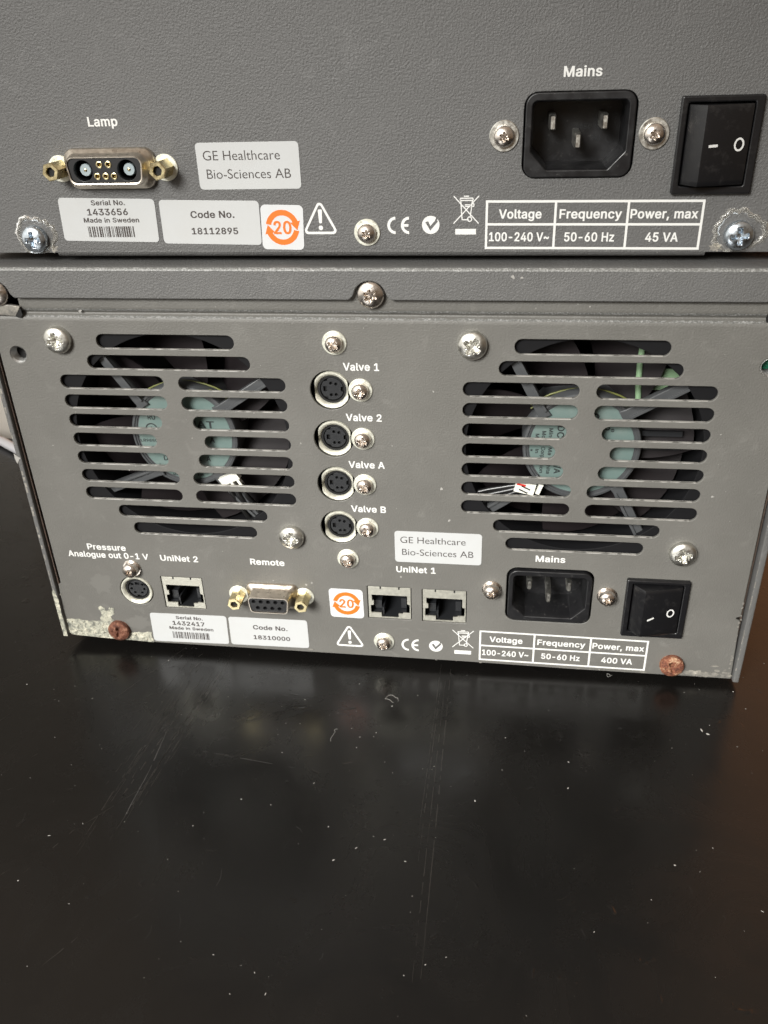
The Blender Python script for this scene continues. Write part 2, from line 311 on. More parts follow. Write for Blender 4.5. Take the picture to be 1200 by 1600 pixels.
'm':(630,[[40,-14,124,-15,134,-9,137,-4,137,236,140,261,147,281,159,296,174,307,199,313,214,312,234,300,247,281,250,261,251,1,254,-9,264,-15,344,-15,354,-10,358,-4,358,246,369,285,389,305,404,312,435,311,455,301,468,281,473,251,473,51,473,1,479,-12,489,-15,564,-15,574,-12,580,-4,580,256,576,296,562,336,539,366,509,387,479,398,449,401,424,400,369,389,319,354,304,373,274,392,229,401,209,401,159,390,139,376,129,391,124,393,44,394,34,389,30,376,30,1,33,-9]]),
'n':(430,[[40,-14,124,-15,134,-9,137,-4,140,251,148,276,159,291,174,302,194,311,209,313,234,307,254,292,267,271,273,231,273,1,276,-9,289,-15,364,-15,374,-12,380,1,380,91,380,241,376,286,363,326,339,360,309,383,269,395,219,399,179,394,139,376,129,391,124,393,39,393,32,386,30,376,30,1,33,-9]]),
'o':(435,[[191,-22,215,-23,270,-16,315,3,350,34,382,83,398,128,404,183,398,248,381,298,354,338,315,373,270,392,223,398,195,399,145,392,100,372,65,342,33,293,18,248,11,188,18,128,33,83,61,38,105,1,145,-16],[205,63,185,66,165,77,144,98,130,124,122,153,119,188,123,223,129,248,144,278,165,299,185,310,210,313,230,310,250,299,271,278,286,248,292,223,296,188,293,153,285,124,271,98,252,78,230,66]]),
'p':(444,[[40,-157,124,-158,134,-152,137,-142,139,5,159,-10,189,-20,239,-23,284,-17,329,3,368,38,392,78,407,128,413,188,408,248,392,298,359,347,329,374,289,391,239,399,184,395,154,385,139,373,132,388,124,393,44,394,33,388,30,378,30,-142,33,-152],[199,67,179,77,163,93,147,123,139,153,136,188,140,228,149,261,161,283,176,298,204,311,219,313,239,311,264,298,279,282,292,258,302,223,305,188,302,153,294,123,281,98,261,78,239,65,219,63]]),
'q':(444,[[298,-157,380,-158,390,-154,395,-147,395,383,390,390,380,394,305,394,295,390,285,373,263,388,240,395,205,399,140,393,120,384,95,373,60,342,33,298,16,248,11,188,16,133,31,83,62,33,95,3,140,-17,185,-23,235,-20,265,-10,286,3,288,-142,291,-152],[185,66,163,78,148,93,131,123,122,158,119,188,122,223,132,258,145,281,160,297,185,311,215,312,225,310,248,298,263,283,277,258,286,223,289,188,286,153,277,123,265,98,247,78,220,65]]),
'r':(279,[[40,-14,124,-15,134,-9,137,1,137,236,141,261,149,278,174,301,209,310,254,307,264,314,266,386,260,396,249,399,204,400,174,395,139,381,129,391,119,394,44,394,32,386,30,1,33,-9]]),
's':(385,[[162,-22,237,-19,275,-7,307,12,335,43,349,73,354,103,347,148,327,179,296,203,242,223,182,238,142,255,135,263,133,278,137,293,152,307,167,314,182,316,207,313,226,303,237,289,248,268,257,262,277,262,332,275,345,283,345,298,322,343,297,369,267,386,232,396,202,398,137,395,102,384,72,367,43,338,28,308,24,278,30,233,57,194,92,171,137,156,222,133,237,123,242,115,244,103,240,88,227,75,207,66,182,61,162,64,141,73,126,88,116,113,107,121,82,121,23,108,16,103,13,93,23,58,43,28,64,8,102,-12,132,-19]]),
't':(247,[[152,-18,207,-17,227,-12,232,-8,236,2,222,63,212,69,166,67,156,72,151,82,149,307,152,312,212,312,222,316,227,327,227,377,225,387,217,393,152,394,149,397,147,479,142,484,132,486,57,486,47,482,42,472,42,397,37,394,-3,394,-13,389,-17,382,-17,327,-13,317,-8,313,39,312,42,307,42,92,50,47,77,8,112,-12]]),
'u':(430,[[165,-19,194,-20,234,-14,274,3,278,-9,289,-15,369,-14,380,-4,380,381,374,391,364,394,289,394,279,391,274,386,272,151,269,123,262,106,249,88,234,76,214,68,179,70,156,86,142,111,137,146,137,376,134,388,119,394,44,394,34,389,30,376,30,141,34,91,48,51,74,17,104,-4,134,-15]]),
'v':(409,[[150,-14,233,-15,246,-9,394,376,393,386,383,393,298,394,288,391,282,381,208,178,198,148,193,143,103,389,93,394,8,394,-2,389,-6,381,140,-4]]),
'w':(587,[[125,-14,209,-15,219,-9,284,214,348,-9,359,-15,444,-13,452,-4,568,381,564,389,554,394,469,394,459,387,409,211,399,172,394,182,339,381,334,390,324,394,239,393,229,381,169,169,109,386,104,391,94,394,14,394,6,391,0,381,1,371,115,-4]]),
'x':(399,[[8,-14,107,-13,187,108,192,107,272,-13,367,-15,377,-10,381,1,377,11,252,191,373,371,373,386,362,394,267,392,213,316,192,280,187,282,117,391,107,394,22,394,12,391,6,381,8,371,128,196,-1,6,-2,-4]]),
'y':(409,[[71,-159,103,-159,154,-149,198,-115,226,-64,394,381,388,391,378,394,298,394,288,391,283,386,200,156,193,143,103,389,93,394,8,394,-4,386,-4,371,138,1,129,-29,109,-64,93,-73,53,-71,40,-79,25,-134,25,-144,33,-153]]),
'z':(400,[[29,-14,348,-15,359,-9,362,1,362,56,358,66,353,70,163,71,353,322,356,331,356,381,353,388,338,394,38,394,28,388,25,381,25,321,33,310,216,306,20,51,19,-4]]),
'~':(473,[[287,123,313,123,363,134,389,153,408,178,420,213,423,253,419,263,408,268,328,266,322,258,318,233,312,218,303,210,298,210,288,213,213,269,174,278,143,281,93,270,63,250,44,223,33,193,31,143,43,135,123,137,131,148,136,178,143,187,153,193,163,190,238,135]]),
' ':(218,[])}
CAP = (541, 16)
# ------------------------------------------------------------------ mesh helpers (all in model units, y grows away from the photographer)
class G:
    def __init__(s): s.v = []; s.f = []; s.flat = []
    def add(s, v, f):
        n = len(s.v); s.v += [tuple(p) for p in v]; s.f += [tuple(i+n for i in q) for q in f]
        return s
    def box(s, x0, x1, y0, y1, z0, z1):
        v = [(x, y, z) for x in (x0, x1) for y in (y0, y1) for z in (z0, z1)]
        return s.add(v, [(0,1,3,2), (4,6,7,5), (0,4,5,1), (2,3,7,6), (0,2,6,4), (1,5,7,3)])
    def lathe(s, prof, cx, cz, n=40):                 # prof: (radius, y) from outside to inside, axis along y
        v = []; f = []
        for r, y in prof:
            for i in range(n):
                a = 2*math.pi*i/n
                v.append((cx+r*math.cos(a), y, cz+r*math.sin(a)))
        for k in range(len(prof)-1):
            for i in range(n):
                j = (i+1) % n
                f.append((k*n+i, k*n+j, (k+1)*n+j, (k+1)*n+i))
        return s.add(v, f)
    def loft(s, loops, cap0=False, cap1=False):        # loops: lists of (x,y,z), same count
        n = len(loops[0]); v = [p for l in loops for p in l]; f = []
        for k in range(len(loops)-1):
            for i in range(n):
                j = (i+1) % n
                f.append((k*n+i, k*n+j, (k+1)*n+j, (k+1)*n+i))
        if cap0: f.append(tuple(range(n))[::-1])
        if cap1: f.append(tuple(range((len(loops)-1)*n, len(loops)*n)))
        return s.add(v, f)
    def tube(s, pts, r, n=10, caps=True):
        P = [Vector(p) for p in pts]; loops = []
        up = Vector((0.13, 0.31, 0.94))
        for i, p in enumerate(P):
            d = (P[min(i+1, len(P)-1)]-P[max(i-1, 0)]).normalized()
            a = d.cross(up).normalized(); b = a.cross(d)
            rr = r[i] if isinstance(r, (list, tuple)) else r
            loops.append([tuple(p+rr*(a*math.cos(2*math.pi*k/n)+b*math.sin(2*math.pi*k/n))) for k in range(n)])
        return s.loft(loops, caps, caps)
    def sweep(s, prof, x0, x1, nx=1):                  # prof: (y,z) open line, swept along x
        n = len(prof); v = []; f = []
        for i in range(nx+1):
            x = x0+(x1-x0)*i/nx
            v += [(x, y, z) for y, z in prof]
        for i in range(nx):
            for k in range(n-1):
                f.append((i*n+k, (i+1)*n+k, (i+1)*n+k+1, i*n+k+1))
        return s.add(v, f)
    def plate(s, loops, y, thick, bevel=0.0, res=2):   # flat sheet with holes, front face at y
        cu = bpy.data.curves.new('tmp', 'CURVE'); cu.dimensions = '2D'; cu.fill_mode = 'BOTH'
        for l in loops:
            sp = cu.splines.new('POLY'); sp.points.add(len(l)-1)
            for p, q in zip(sp.points, l): p.co = (q[0], q[1], 0, 1)
            sp.use_cyclic_u = True
        cu.extrude = max(thick/2-bevel, 0); cu.bevel_depth = bevel; cu.bevel_resolution = res; cu.offset = -bevel
        o = bpy.data.objects.new('tmp', cu)
        me = bpy.data.meshes.new_from_object(o)
        yc = y+thick/2
        s.add([(p.co.x, yc-p.co.z, p.co.y) for p in me.vertices], [tuple(p.vertices) for p in me.polygons])
        bpy.data.objects.remove(o); bpy.data.meshes.remove(me); bpy.data.curves.remove(cu)
        return s

def part(name, g, m, parent=None, loc=None, smooth=35, label=None):
    if loc is None:
        xs, ys, zs = zip(*g.v)
        loc = ((min(xs)+max(xs))/2, (min(ys)+max(ys))/2, (min(zs)+max(zs))/2)
    me = bpy.data.meshes.new(name)
    me.from_pydata([((x-loc[0])*K, (y-loc[1])*K, (z-loc[2])*K) for x, y, z in g.v], [], g.f)
    me.materials.append(M[m]); me.validate(); me.update()
    if smooth:
        me.polygons.foreach_set('use_smooth', [True]*len(me.polygons))
        me.set_sharp_from_angle(angle=R(smooth))
    o = bpy.data.objects.new(name, me); COL.objects.link(o)
    o['wl'] = [c*K for c in loc]
    if parent is not None:
        o.parent = parent
        pl = parent['wl']
        o.location = [loc[i]*K-pl[i] for i in range(3)]
    else:
        o.location = [c*K for c in loc]
    if label: o['label'] = label
    return o
def thing(name, label, cat, loc):
    o = bpy.data.objects.new(name, None); COL.objects.link(o)
    o.location = [c*K for c in loc]; o['wl'] = [c*K for c in loc]
    o['label'] = label; o['category'] = cat; o.empty_display_size = 0.02
    return o

def rpoly(pts, r, n=6):                               # polygon with rounded corners
    out = []; N = len(pts)
    rr = r if isinstance(r, (list, tuple)) else [r]*N
    for i in range(N):
        p = Vector(pts[i]); a = (Vector(pts[i-1])-p); b = (Vector(pts[(i+1) % N])-p)
        la, lb = a.length, b.length; a.normalize(); b.normalize()
        ang = a.angle(b); q = rr[i]
        if q <= 0: out.append(tuple(p)); continue
        d = min(q/math.tan(ang/2), la*0.49, lb*0.49); q = d*math.tan(ang/2)
        c = p+(a+b).normalized()*(q/math.sin(ang/2))
        s0 = p+a*d-c; s1 = p+b*d-c
        a0 = math.atan2(s0.y, s0.x); a1 = math.atan2(s1.y, s1.x)
        da = (a1-a0+math.pi) % (2*math.pi)-math.pi
        for k in range(n+1):
            t = a0+da*k/n; out.append((c.x+q*math.cos(t), c.y+q*math.sin(t)))
    return out
def rrect(x0, x1, z0, z1, r, n=6): return rpoly([(x0, z0), (x1, z0), (x1, z1), (x0, z1)], r, n)
def circ(cx, cz, r, n=32): return [(cx+r*math.cos(2*math.pi*i/n), cz+r*math.sin(2*math.pi*i/n)) for i in range(n)]
def arcband(cx, cz, r0, r1, a0, a1, n=24):
    o = [(cx+r1*math.cos(R(a0+(a1-a0)*i/n)), cz+r1*math.sin(R(a0+(a1-a0)*i/n))) for i in range(n+1)]
    i_ = [(cx+r0*math.cos(R(a1+(a0-a1)*i/n)), cz+r0*math.sin(R(a1+(a0-a1)*i/n))) for i in range(n+1)]
    return o+i_
def stroke(a, b, wd):
    a, b = Vector(a), Vector(b); d = (b-a).normalized(); q = Vector((-d.y, d.x))*wd/2
    return [tuple(a-q), tuple(b-q), tuple(b+q), tuple(a+q)]
def at3(loop, y): return [(x, y, z) for x, z in loop]
def letters(s, track):                                # outlines of a line of lettering
    x = 0; out = []
    for ch in s:
        adv, loops = GLYPHS[ch]
        for l in loops: out.append([(l[i]+x, l[i+1]) for i in range(0, len(l), 2)])
        x += adv+track
    return out
def write(g, s, x0, x1, z, cap, y, bold=26, turn=None, slope=0.0):
    """lettering whose ink runs from x0 to x1 on baseline z; turn = (cx, cz, degrees) rotates it in the panel"""
    L = letters(s, 0)
    xs = [p[0] for l in L for p in l]; a, b = min(xs), max(xs)
    k = (x1-x0)/(b-a); kz = cap/CAP[0]
    out = []
    for l in L:
        q = [(x0+(p[0]-a)*k, z+(p[1]+CAP[1])*kz+slope*(p[0]-a)*k) for p in l]
        if turn:
            cx, cz, d = turn; c_, s_ = math.cos(R(d)), math.sin(R(d))
            q = [(cx+(p[0]-cx)*c_-(p[1]-cz)*s_, cz+(p[0]-cx)*s_+(p[1]-cz)*c_) for p in q]
        out.append(q)
    g.plate(out, y, 0.05)
    return g
def write_thin(g, s, x0, x1, z, cap, y):              # the fine rounded lettering of the maker's labels
    cu = bpy.data.curves.new('tmp', 'FONT'); cu.body = s; cu.extrude = 0.0; cu.offset = -0.004
    o = bpy.data.objects.new('tmp', cu); me = bpy.data.meshes.new_from_object(o)
    xs = [p.co.x for p in me.vertices]; a, b = min(xs), max(xs); k = (x1-x0)/(b-a); kz = cap/0.70
    g.add([(x0+(p.co.x-a)*k, y, z+p.co.y*kz) for p in me.vertices], [tuple(p.vertices) for p in me.polygons])
    bpy.data.objects.remove(o); bpy.data.meshes.remove(me); bpy.data.curves.remove(cu)
    return g

# ------------------------------------------------------------------ builders of parts
def head_mesh(Rr, h, kind, turn, edge=0.35):
    """screw head: a domed disc with a driver recess pressed into it, front towards -y, base at y=0"""
    g = G(); N = 72
    radii = [0.02]+[Rr*(0.04+0.60*i/17) for i in range(18)]+[Rr*q for q in (0.70, 0.78, 0.86, 0.92, 0.96, 0.985, 1.0)]
    def sm(x): x = max(0, min(1, x)); return x*x*(3-2*x)
    def height(r, a):
        q = r/Rr
        base = h*(edge+(1-edge)*math.sqrt(max(0, 1-q*q)))
        x, z = r*math.cos(a-turn)/Rr, r*math.sin(a-turn)/Rr
        if kind == 'star':
            lim = 0.40+0.10*math.cos(6*(a-turn)); d = sm((lim-q)/0.07)
            return base-h*0.62*d
        wd, ln = 0.16, 0.62
        arm = 0
        for u, v in ((x, z), (z, x)):
            s_ = min((wd-abs(v)+0.10*max(0, 0.3-abs(u)))/0.05, (ln-abs(u))/0.09)
            arm = max(arm, sm(s_)*min(1, 0.35+1.3*(ln-abs(u))))
        if kind == 'pozi':
            for u, v in ((x+z, x-z), (x-z, x+z)):
                s_ = min((0.045-abs(v)*0.7)/0.03, (0.50-abs(u)*0.7)/0.06); arm = max(arm, 0.22*sm(s_))
        return base-h*0.66*arm
    v = []; f = []
    for r in radii:
        for i in range(N):
            a = 2*math.pi*i/N
            v.append((r*math.cos(a), -height(r, a), r*math.sin(a)))
    for i in range(N):
        a = 2*math.pi*i/N; v.append((Rr*math.cos(a), 0.0, Rr*math.sin(a)))
    nr = len(radii)+1
    for k in range(nr-1):
        for i in range(N):
            j = (i+1) % N; f.append((k*N+i, k*N+j, (k+1)*N+j, (k+1)*N+i))
    f.append(tuple(range(N))[::-1])
    return g.add(v, f)
MASTERS = {}
def screw(parent, x, z, y, Rr=3.4, h=3.0, m='nickel', kind='cross', washer=None, wm='washer_pale', label=None, edge=0.35, name='screw'):
    """a screw with its washer; heads of one kind share a mesh and are turned each their own way"""
    wy = 0.55 if washer else 0.0
    key = (Rr, h, m, kind, edge)
    if key not in MASTERS:
        o = part(name, head_mesh(Rr, h, kind, 0.0, edge), m, parent, (0, 0, 0), 50); MASTERS[key] = o
    else:
        o = MASTERS[key].copy(); COL.objects.link(o); o.parent = parent; o.name = name
        if 'label' in o: del o['label']
    loc = (x, y-wy, z); o['wl'] = [c*K for c in loc]
    o.location = [loc[i]*K-parent['wl'][i] for i in range(3)]
    o.rotation_euler = (0, random.uniform(0, 6.28), 0)
    if label: o['label'] = label
    if washer:
        g = G().lathe([(washer, 0), (washer, -0.35), (washer*0.95, -0.55), (0.6, -0.55)], x, z, 48)
        g.v = [(a, b+y, c) for a, b, c in g.v]
        ws = part('washer', g, wm, None, None, 40)
        ws.parent = parent; ws['wl'] = list(ws['wl'])
        ws.location = [ws['wl'][i]-parent['wl'][i] for i in range(3)]
        # the washer belongs to its screw
        mw = Matrix.Rotation(o.rotation_euler[1], 4, 'Y').inverted()
        ws.parent = o
        d = Vector([ws['wl'][i]-o['wl'][i] for i in range(3)])
        ws.location = mw @ d
        ws.rotation_euler = (0, -o.rotation_euler[1], 0)
    return o

def sticker(parent, corners, y, m='sticker_white', r=1.3, name='sticker', label=None):
    g = G().plate([rpoly(corners, r)], y-0.16, 0.15, 0.03, 1)
    return part(name, g, m, parent, label=label)
def maker_label(parent, x, z, y):                     # x, z = top left corner
    s = sticker(parent, [(x, z), (x+34.6, z), (x+34.6, z-14.5), (x, z-14.5)], y)
    g = G()
    write_thin(g, 'GE Healthcare', x+2.3, x+28.2, z-5.4, 3.0, y-0.2)
    write_thin(g, 'Bio-Sciences AB', x+2.9, x+31.4, z-11.1, 3.0, y-0.2)
    part('printed_text', g, 'ink_dark', s)
def serial_label(parent, c, y, num):
    s = sticker(parent, c, y, label='sticker with serial number and barcode')
    x, z = c[0]
    g = G()
    write(g, 'Serial No.', x+11.8, x+24.0, z-2.6, 1.7, y-0.2, 22)
    write(g, num, x+9.8, x+24.5, z-5.9, 2.2, y-0.2, 26)
    write(g, 'Made in Sweden', x+8.0, x+28.1, z-8.3, 1.6, y-0.2, 20)
    part('printed_text', g, 'ink_dark', s)
    b = G(); rs = random.Random(int(num)); q = x+9.0
    while q < x+25.7:
        wd = rs.choice((0.22, 0.22, 0.45, 0.6)); b.box(q, q+wd, y-0.22, y-0.18, z-13.2, z-9.6); q += wd+rs.choice((0.25, 0.25, 0.5))
    part('barcode', b, 'ink_dark', s)
def code_label(parent, c, y, num):
    s = sticker(parent, c, y, label='sticker with code number')
    x, z = c[0]; g = G()
    write(g, 'Code No.', x+10.6, x+26.0, z-6.0, 2.3, y-0.2, 22)
    write(g, num, x+10.3, x+26.7, z-11.4, 2.2, y-0.2, 24)
    part('printed_text', g, 'ink_dark', s)
def period_label(parent, c, y):                       # the orange "20" of two chasing arrows
    s = sticker(parent, c, y, 'sticker_bright', 1.6, label='white square sticker with an orange 20 inside two arrows')
    cx = sum(p[0] for p in c)/4; cz = sum(p[1] for p in c)/4
    g = G()
    for a in (0, 180):
        g.plate([arcband(cx, cz, 3.95, 5.75, a+18, a+168, 30)], y-0.22, 0.05)
        t = a+12; c_, s_ = math.cos(R(t)), math.sin(R(t)); q = Vector((cx+4.75*c_, cz+4.75*s_)); nrm = Vector((c_, s_)); tg = Vector((s_, -c_)) 
        sgn = 1
        g.plate([[tuple(q+nrm*1.75-tg*0.9), tuple(q-nrm*1.75-tg*0.9), tuple(q+tg*1.9)]] , y-0.225, 0.05)
    part('arrow_ring', g, 'ink_orange', s)
    g = write(G(), '20', cx-3.1, cx+3.1, cz-2.15, 4.3, y-0.24, 40)
    part('printed_text', g, 'ink_orange', s)
def symbols(parent, y, tri, ce, tick, bin_, bar):
    (ax, az), (bx, bz), (cx, cz) = tri
    a = rpoly([(ax, az), (bx, bz), (cx, cz)], 1.2)
    mx_, mz = (ax+bx+cx)/3, (az+bz+cz)/3
    k = 0.79
    b = rpoly([(mx_+(p-mx_)*k, mz+(q-mz)*k) for p, q in tri], 0.5)
    g = G().plate([a, b], y-0.04, 0.06)
    h = az-bz
    g.plate([rpoly([(ax-0.72, bz+h*0.70), (ax+0.72, bz+h*0.70), (ax+0.48, bz+h*0.31), (ax-0.48, bz+h*0.31)], 0.35)], y-0.04, 0.06)
    g.plate([circ(ax, bz+h*0.18, 0.75, 20)], y-0.04, 0.06)
    part('warning_triangle', g, 'ink_white', parent)
    x0, x1, z0, z1 = ce; zc = (z0+z1)/2; r = (z1-z0)/2; rx = 0.98
    g = G()
    q = x1-x0
    for px in (x0+r*rx, x1-r*0.15):
        g.plate([arcband(px, zc, r-0.92, r, 92, 268, 24)], y-0.04, 0.06)
    g.plate([stroke((x1-r*0.15-r+0.4, zc), (x1-r*0.25, zc), 0.85)], y-0.045, 0.06)
    part('conformity_mark', g, 'ink_white', parent)
    tx, tz, tr = tick
    g = G().plate([arcband(tx, tz, 0.0, tr, 52, 398, 40)[:41]+[(tx+0.55, tz-0.55)], ], y-0.04, 0.06)
    d = part('approval_mark', g, 'ink_white', parent)
    g = G().plate([[(tx-tr*0.62, tz+tr*0.30), (tx-tr*0.30, tz+tr*0.42), (tx-tr*0.05, tz-tr*0.12), (tx+tr*0.62, tz+tr*0.62), (tx+tr*0.80, tz+tr*0.38), (tx-tr*0.05, tz-tr*0.62)]], y-0.09, 0.04)
    part('tick', g, 'paint_dark', d)
    x0, x1, z0, z1 = bin_; W_, H_ = x1-x0, z1-z0
    P = lambda u, v: (x0+u*W_, z0+v*H_)
    g = G()
    for a, b in (((0, 0), (1, 1)), ((0, 1), (1, 0)), ((0.26, 0.84), (0.76, 0.84)), ((0.28, 0.84), (0.34, 0.14)), ((0.74, 0.84), (0.66, 0.22)),
                 ((0.34, 0.14), (0.60, 0.14)), ((0.26, 0.92), (0.76, 0.92)), ((0.26, 0.92), (0.26, 0.84)), ((0.76, 0.92), (0.76, 0.84)), ((0.40, 0.99), (0.60, 0.99)),
                 ((0.44, 0.68), (0.66, 0.68)), ((0.45, 0.62), (0.66, 0.62)), ((0.74, 0.72), (0.80, 0.72)), ((0.80, 0.72), (0.80, 0.62)), ((0.80, 0.62), (0.74, 0.62))):
        g.plate([stroke(P(*a), P(*b), 0.34)], y-0.04-0.004*len(g.v)/8 % 0.02, 0.05)
    g.plate([circ(*P(0.64, 0.16), 0.85, 18), circ(*P(0.64, 0.16), 0.5, 18)], y-0.07, 0.05)
    x0, x1, z0, z1 = bar
    g.plate([[(x0, z0), (x1, z0), (x1, z1), (x0, z1)]], y-0.04, 0.06)
    part('crossed_bin_mark', g, 'ink_white', parent)
def rating_table(parent, x0, x1, z0, z1, v1, v2, hz, y, power, slope=0.0):
    t = 0.75
    o = [(x0, z0), (x1, z0), (x1, z1), (x0, z1)]
    cells = []
    for a, b in ((x0, v1), (v1, v2), (v2, x1)):
        for c, d in ((z0, hz), (hz, z1)):
            cells.append([(a+t*(0.5 if a != x0 else 1), c+t*(0.5 if c != z0 else 1)), (b-t*(0.5 if b != x1 else 1), c+t*(0.5 if c != z0 else 1)),
                          (b-t*(0.5 if b != x1 else 1), d-t*(0.5 if d != z1 else 1)), (a+t*(0.5 if a != x0 else 1), d-t*(0.5 if d != z1 else 1))])
    g = G().plate([o]+cells, y-0.04, 0.06)
    g.v = [(a, b, c+slope*(a-x0)) for a, b, c in g.v]
    p = part('rating_table', g, 'ink_white', parent)
    g = G()
    for s, c, d, b in (('Voltage', x0+4.3, x0+18.0, z1-5.7), ('Frequency', v1+1.3, v1+20.9, z1-5.7), ('Power, max', v2+0.8, v2+21.6, z1-5.7),
                       ('100-240 V~', x0+1.3, x0+20.8, z1-12.9), ('50-60 Hz', v1+3.3, v1+19.2, z1-12.9), (power, v2+(5.0 if len(power) > 5 else 6.2), v2+(17.6 if len(power) > 5 else 16.4), z1-12.9)):
        write(g, s, c, d, b+slope*(c-x0), 2.9, y-0.04, 34, None, slope)
    part('printed_text', g, 'ink_white', p)

def inlet(parent, cx, cz, y, note=False):
    hw, hh = 16.4, 12.1
    o = rpoly([(cx-hw, cz-hh), (cx+hw, cz-hh), (cx+hw, cz+hh), (cx-hw, cz+hh)], [3.4, 3.4, 3.6, 3.6])
    i = rpoly([(cx-14.4, cz+9.8), (cx-14.4, cz-4.6), (cx-9.4, cz-9.9), (cx+9.4, cz-9.9), (cx+14.4, cz-4.6), (cx+14.4, cz+9.8)], [1.6, 1.2, 1.0, 1.0, 1.2, 1.6])
    g = G().plate([o, i], y-1.0, 3.0, 0.35)
    i2 = [(cx+(p-cx)*0.97, cz+(q-cz)*0.96) for p, q in i]
    g.loft([at3(i, y-0.6), at3(i2, y+0.6), at3(i2, y+15.5)], False, True)
    b = part('mains_inlet', g, 'plastic_dusty', parent, smooth=30)
    for px, pz, d in ((-7.9, 3.4, 2.0), (7.9, 3.4, 2.0), (0, -1.8, 1.0)):
        q = G()
        a = rrect(cx+px-1.0, cx+px+1.0, cz+pz-2.2, cz+pz+2.2, 0.3, 2); c = rrect(cx+px-0.6, cx+px+0.6, cz+pz-1.8, cz+pz+1.8, 0.2, 2)
        q.loft([at3(a, y+15.4), at3(a, y+d+1.4), at3(c, y+d)], False, True)
        part('pin', q, 'steel_pale', b)
    if note:
        q = G()
        write(q, '10A 250V~', cx-1.2, cx+9.0, cz+0.2, 1.6, y+15.3, 8, (cx+3.9, cz+1.0, 180))
        write(q, 'T60', cx+5.0, cx+8.5, cz-3.4, 1.6, y+15.3, 8, (cx+6.7, cz-2.6, 180))
        q.plate([circ(cx-4.8, cz-2.8, 1.5, 20), circ(cx-4.8, cz-2.8, 1.2, 20)], y+15.28, 0.05)
        q.plate([circ(cx+11.0, cz-2.8, 1.4, 20), circ(cx+11.0, cz-2.8, 1.1, 20)], y+15.28, 0.05)
        part('moulded_text', q, 'plastic_grey', b)
    return b
def switch(parent, x0, x1, z0, z1, y, rx0, rx1, rz0, rz1, ridge, slope, dash):
    o = rrect(x0, x1, z0, z1, 0.6, 3)
    i = rrect(rx0-0.5, rx1+0.5, rz0-0.5, rz1+0.5, 0.5, 3)
    g = G().plate([o, i], y-1.9, 2.4, 0.45)
    b = part('power_switch', g, 'switch_black', parent, smooth=30)
    prof = [(rx0, y+2.5), (rx0, y-1.9), (rx0+0.35, y-2.5), (ridge-0.5, y-6.1), (ridge-0.1, y-6.4), (ridge+0.5, y-6.35), (ridge+5, y-5.3), (rx1-0.6, y-3.0), (rx1, y-2.6), (rx1, y+2.5)]
    loops = []
    zc, hz = (rz0+rz1)/2, (rz1-rz0)/2
    for t in (-1, -0.985, -0.94, -0.86, 0.86, 0.94, 0.985, 1):
        q = max(0, abs(t)-0.86)/0.14; drop = 0.5*q*q
        loops.append([(x, min(yy+drop, y+2.5), zc+t*hz) for x, yy in prof])
    q = G(); n = len(prof)
    q.loft(loops, True, True)
    r = part('rocker', q, 'switch_black', b, smooth=28)
    def face(x): # height of the wide face
        t = (x-ridge-0.5)/(rx1-0.6-ridge-0.5); return y-6.35+t*3.35
    zc += 0.0
    g = G()
    dx, dz, da = dash
    def on(loop):
        return [(px, face(px)-0.12, pz) for px, pz in loop]
    c_, s_ = math.cos(R(da)), math.sin(R(da))
    a = on(stroke((dx-1.35*c_, dz-1.35*s_), (dx+1.35*c_, dz+1.35*s_), 0.75)); g.add(a, [tuple(range(len(a)))])
    part('mark', g, 'ink_white', r)
    g = G(); n = 28
    cxx, czz = slope
    a = on([(cxx+1.55*math.cos(2*math.pi*k/n), czz+1.9*math.sin(2*math.pi*k/n)) for k in range(n)]); c = on([(cxx+1.0*math.cos(2*math.pi*k/n), czz+1.35*math.sin(2*math.pi*k/n)) for k in range(n)])
    g.loft([a, c])
    part('mark', g, 'ink_white', r)
    return b
def dshape(cx, cz, wt, wb, h, r): return rpoly([(cx-wt/2, cz+h/2), (cx-wb/2, cz-h/2), (cx+wb/2, cz-h/2), (cx+wt/2, cz+h/2)], r, 6)
def standoff(parent, x, z, y, ln, r=3.1):
    n = 6; w_ = G().lathe([(4.3, y), (4.3, y-0.35), (4.1, y-0.5), (1, y-0.5)], x, z, 40)
    hx = [(x+r*math.cos(R(60*k+12)), z+r*math.sin(R(60*k+12))) for k in range(6)]
    hs = [(x+r*0.90*math.cos(R(60*k+12)), z+r*0.90*math.sin(R(60*k+12))) for k in range(6)]
    g = G(); g.loft([at3(hx, y-0.4), at3(hx, y-ln+0.4), at3(hs, y-ln)])
    ci = [(x+r*0.55*math.cos(R(60*k+12)), z+r*0.55*math.sin(R(60*k+12))) for k in range(6)]
    g.loft([at3(hs, y-ln), at3(ci, y-ln)])
    g.lathe([(r*0.55, y-ln), (r*0.48, y-ln+0.3), (r*0.48, y-ln+5), (0.01, y-ln+5)], x, z, 24)
    o = part('standoff', g, 'brass', parent, smooth=25)
    part('washer', w_, 'washer_pale', o)
    part('bore_shade', G().lathe([(r*0.475, y-ln+1.3), (0.01, y-ln+1.3)], x, z, 24), 'plastic_hole', o)  # black disc stands in for the shade deep in the hole
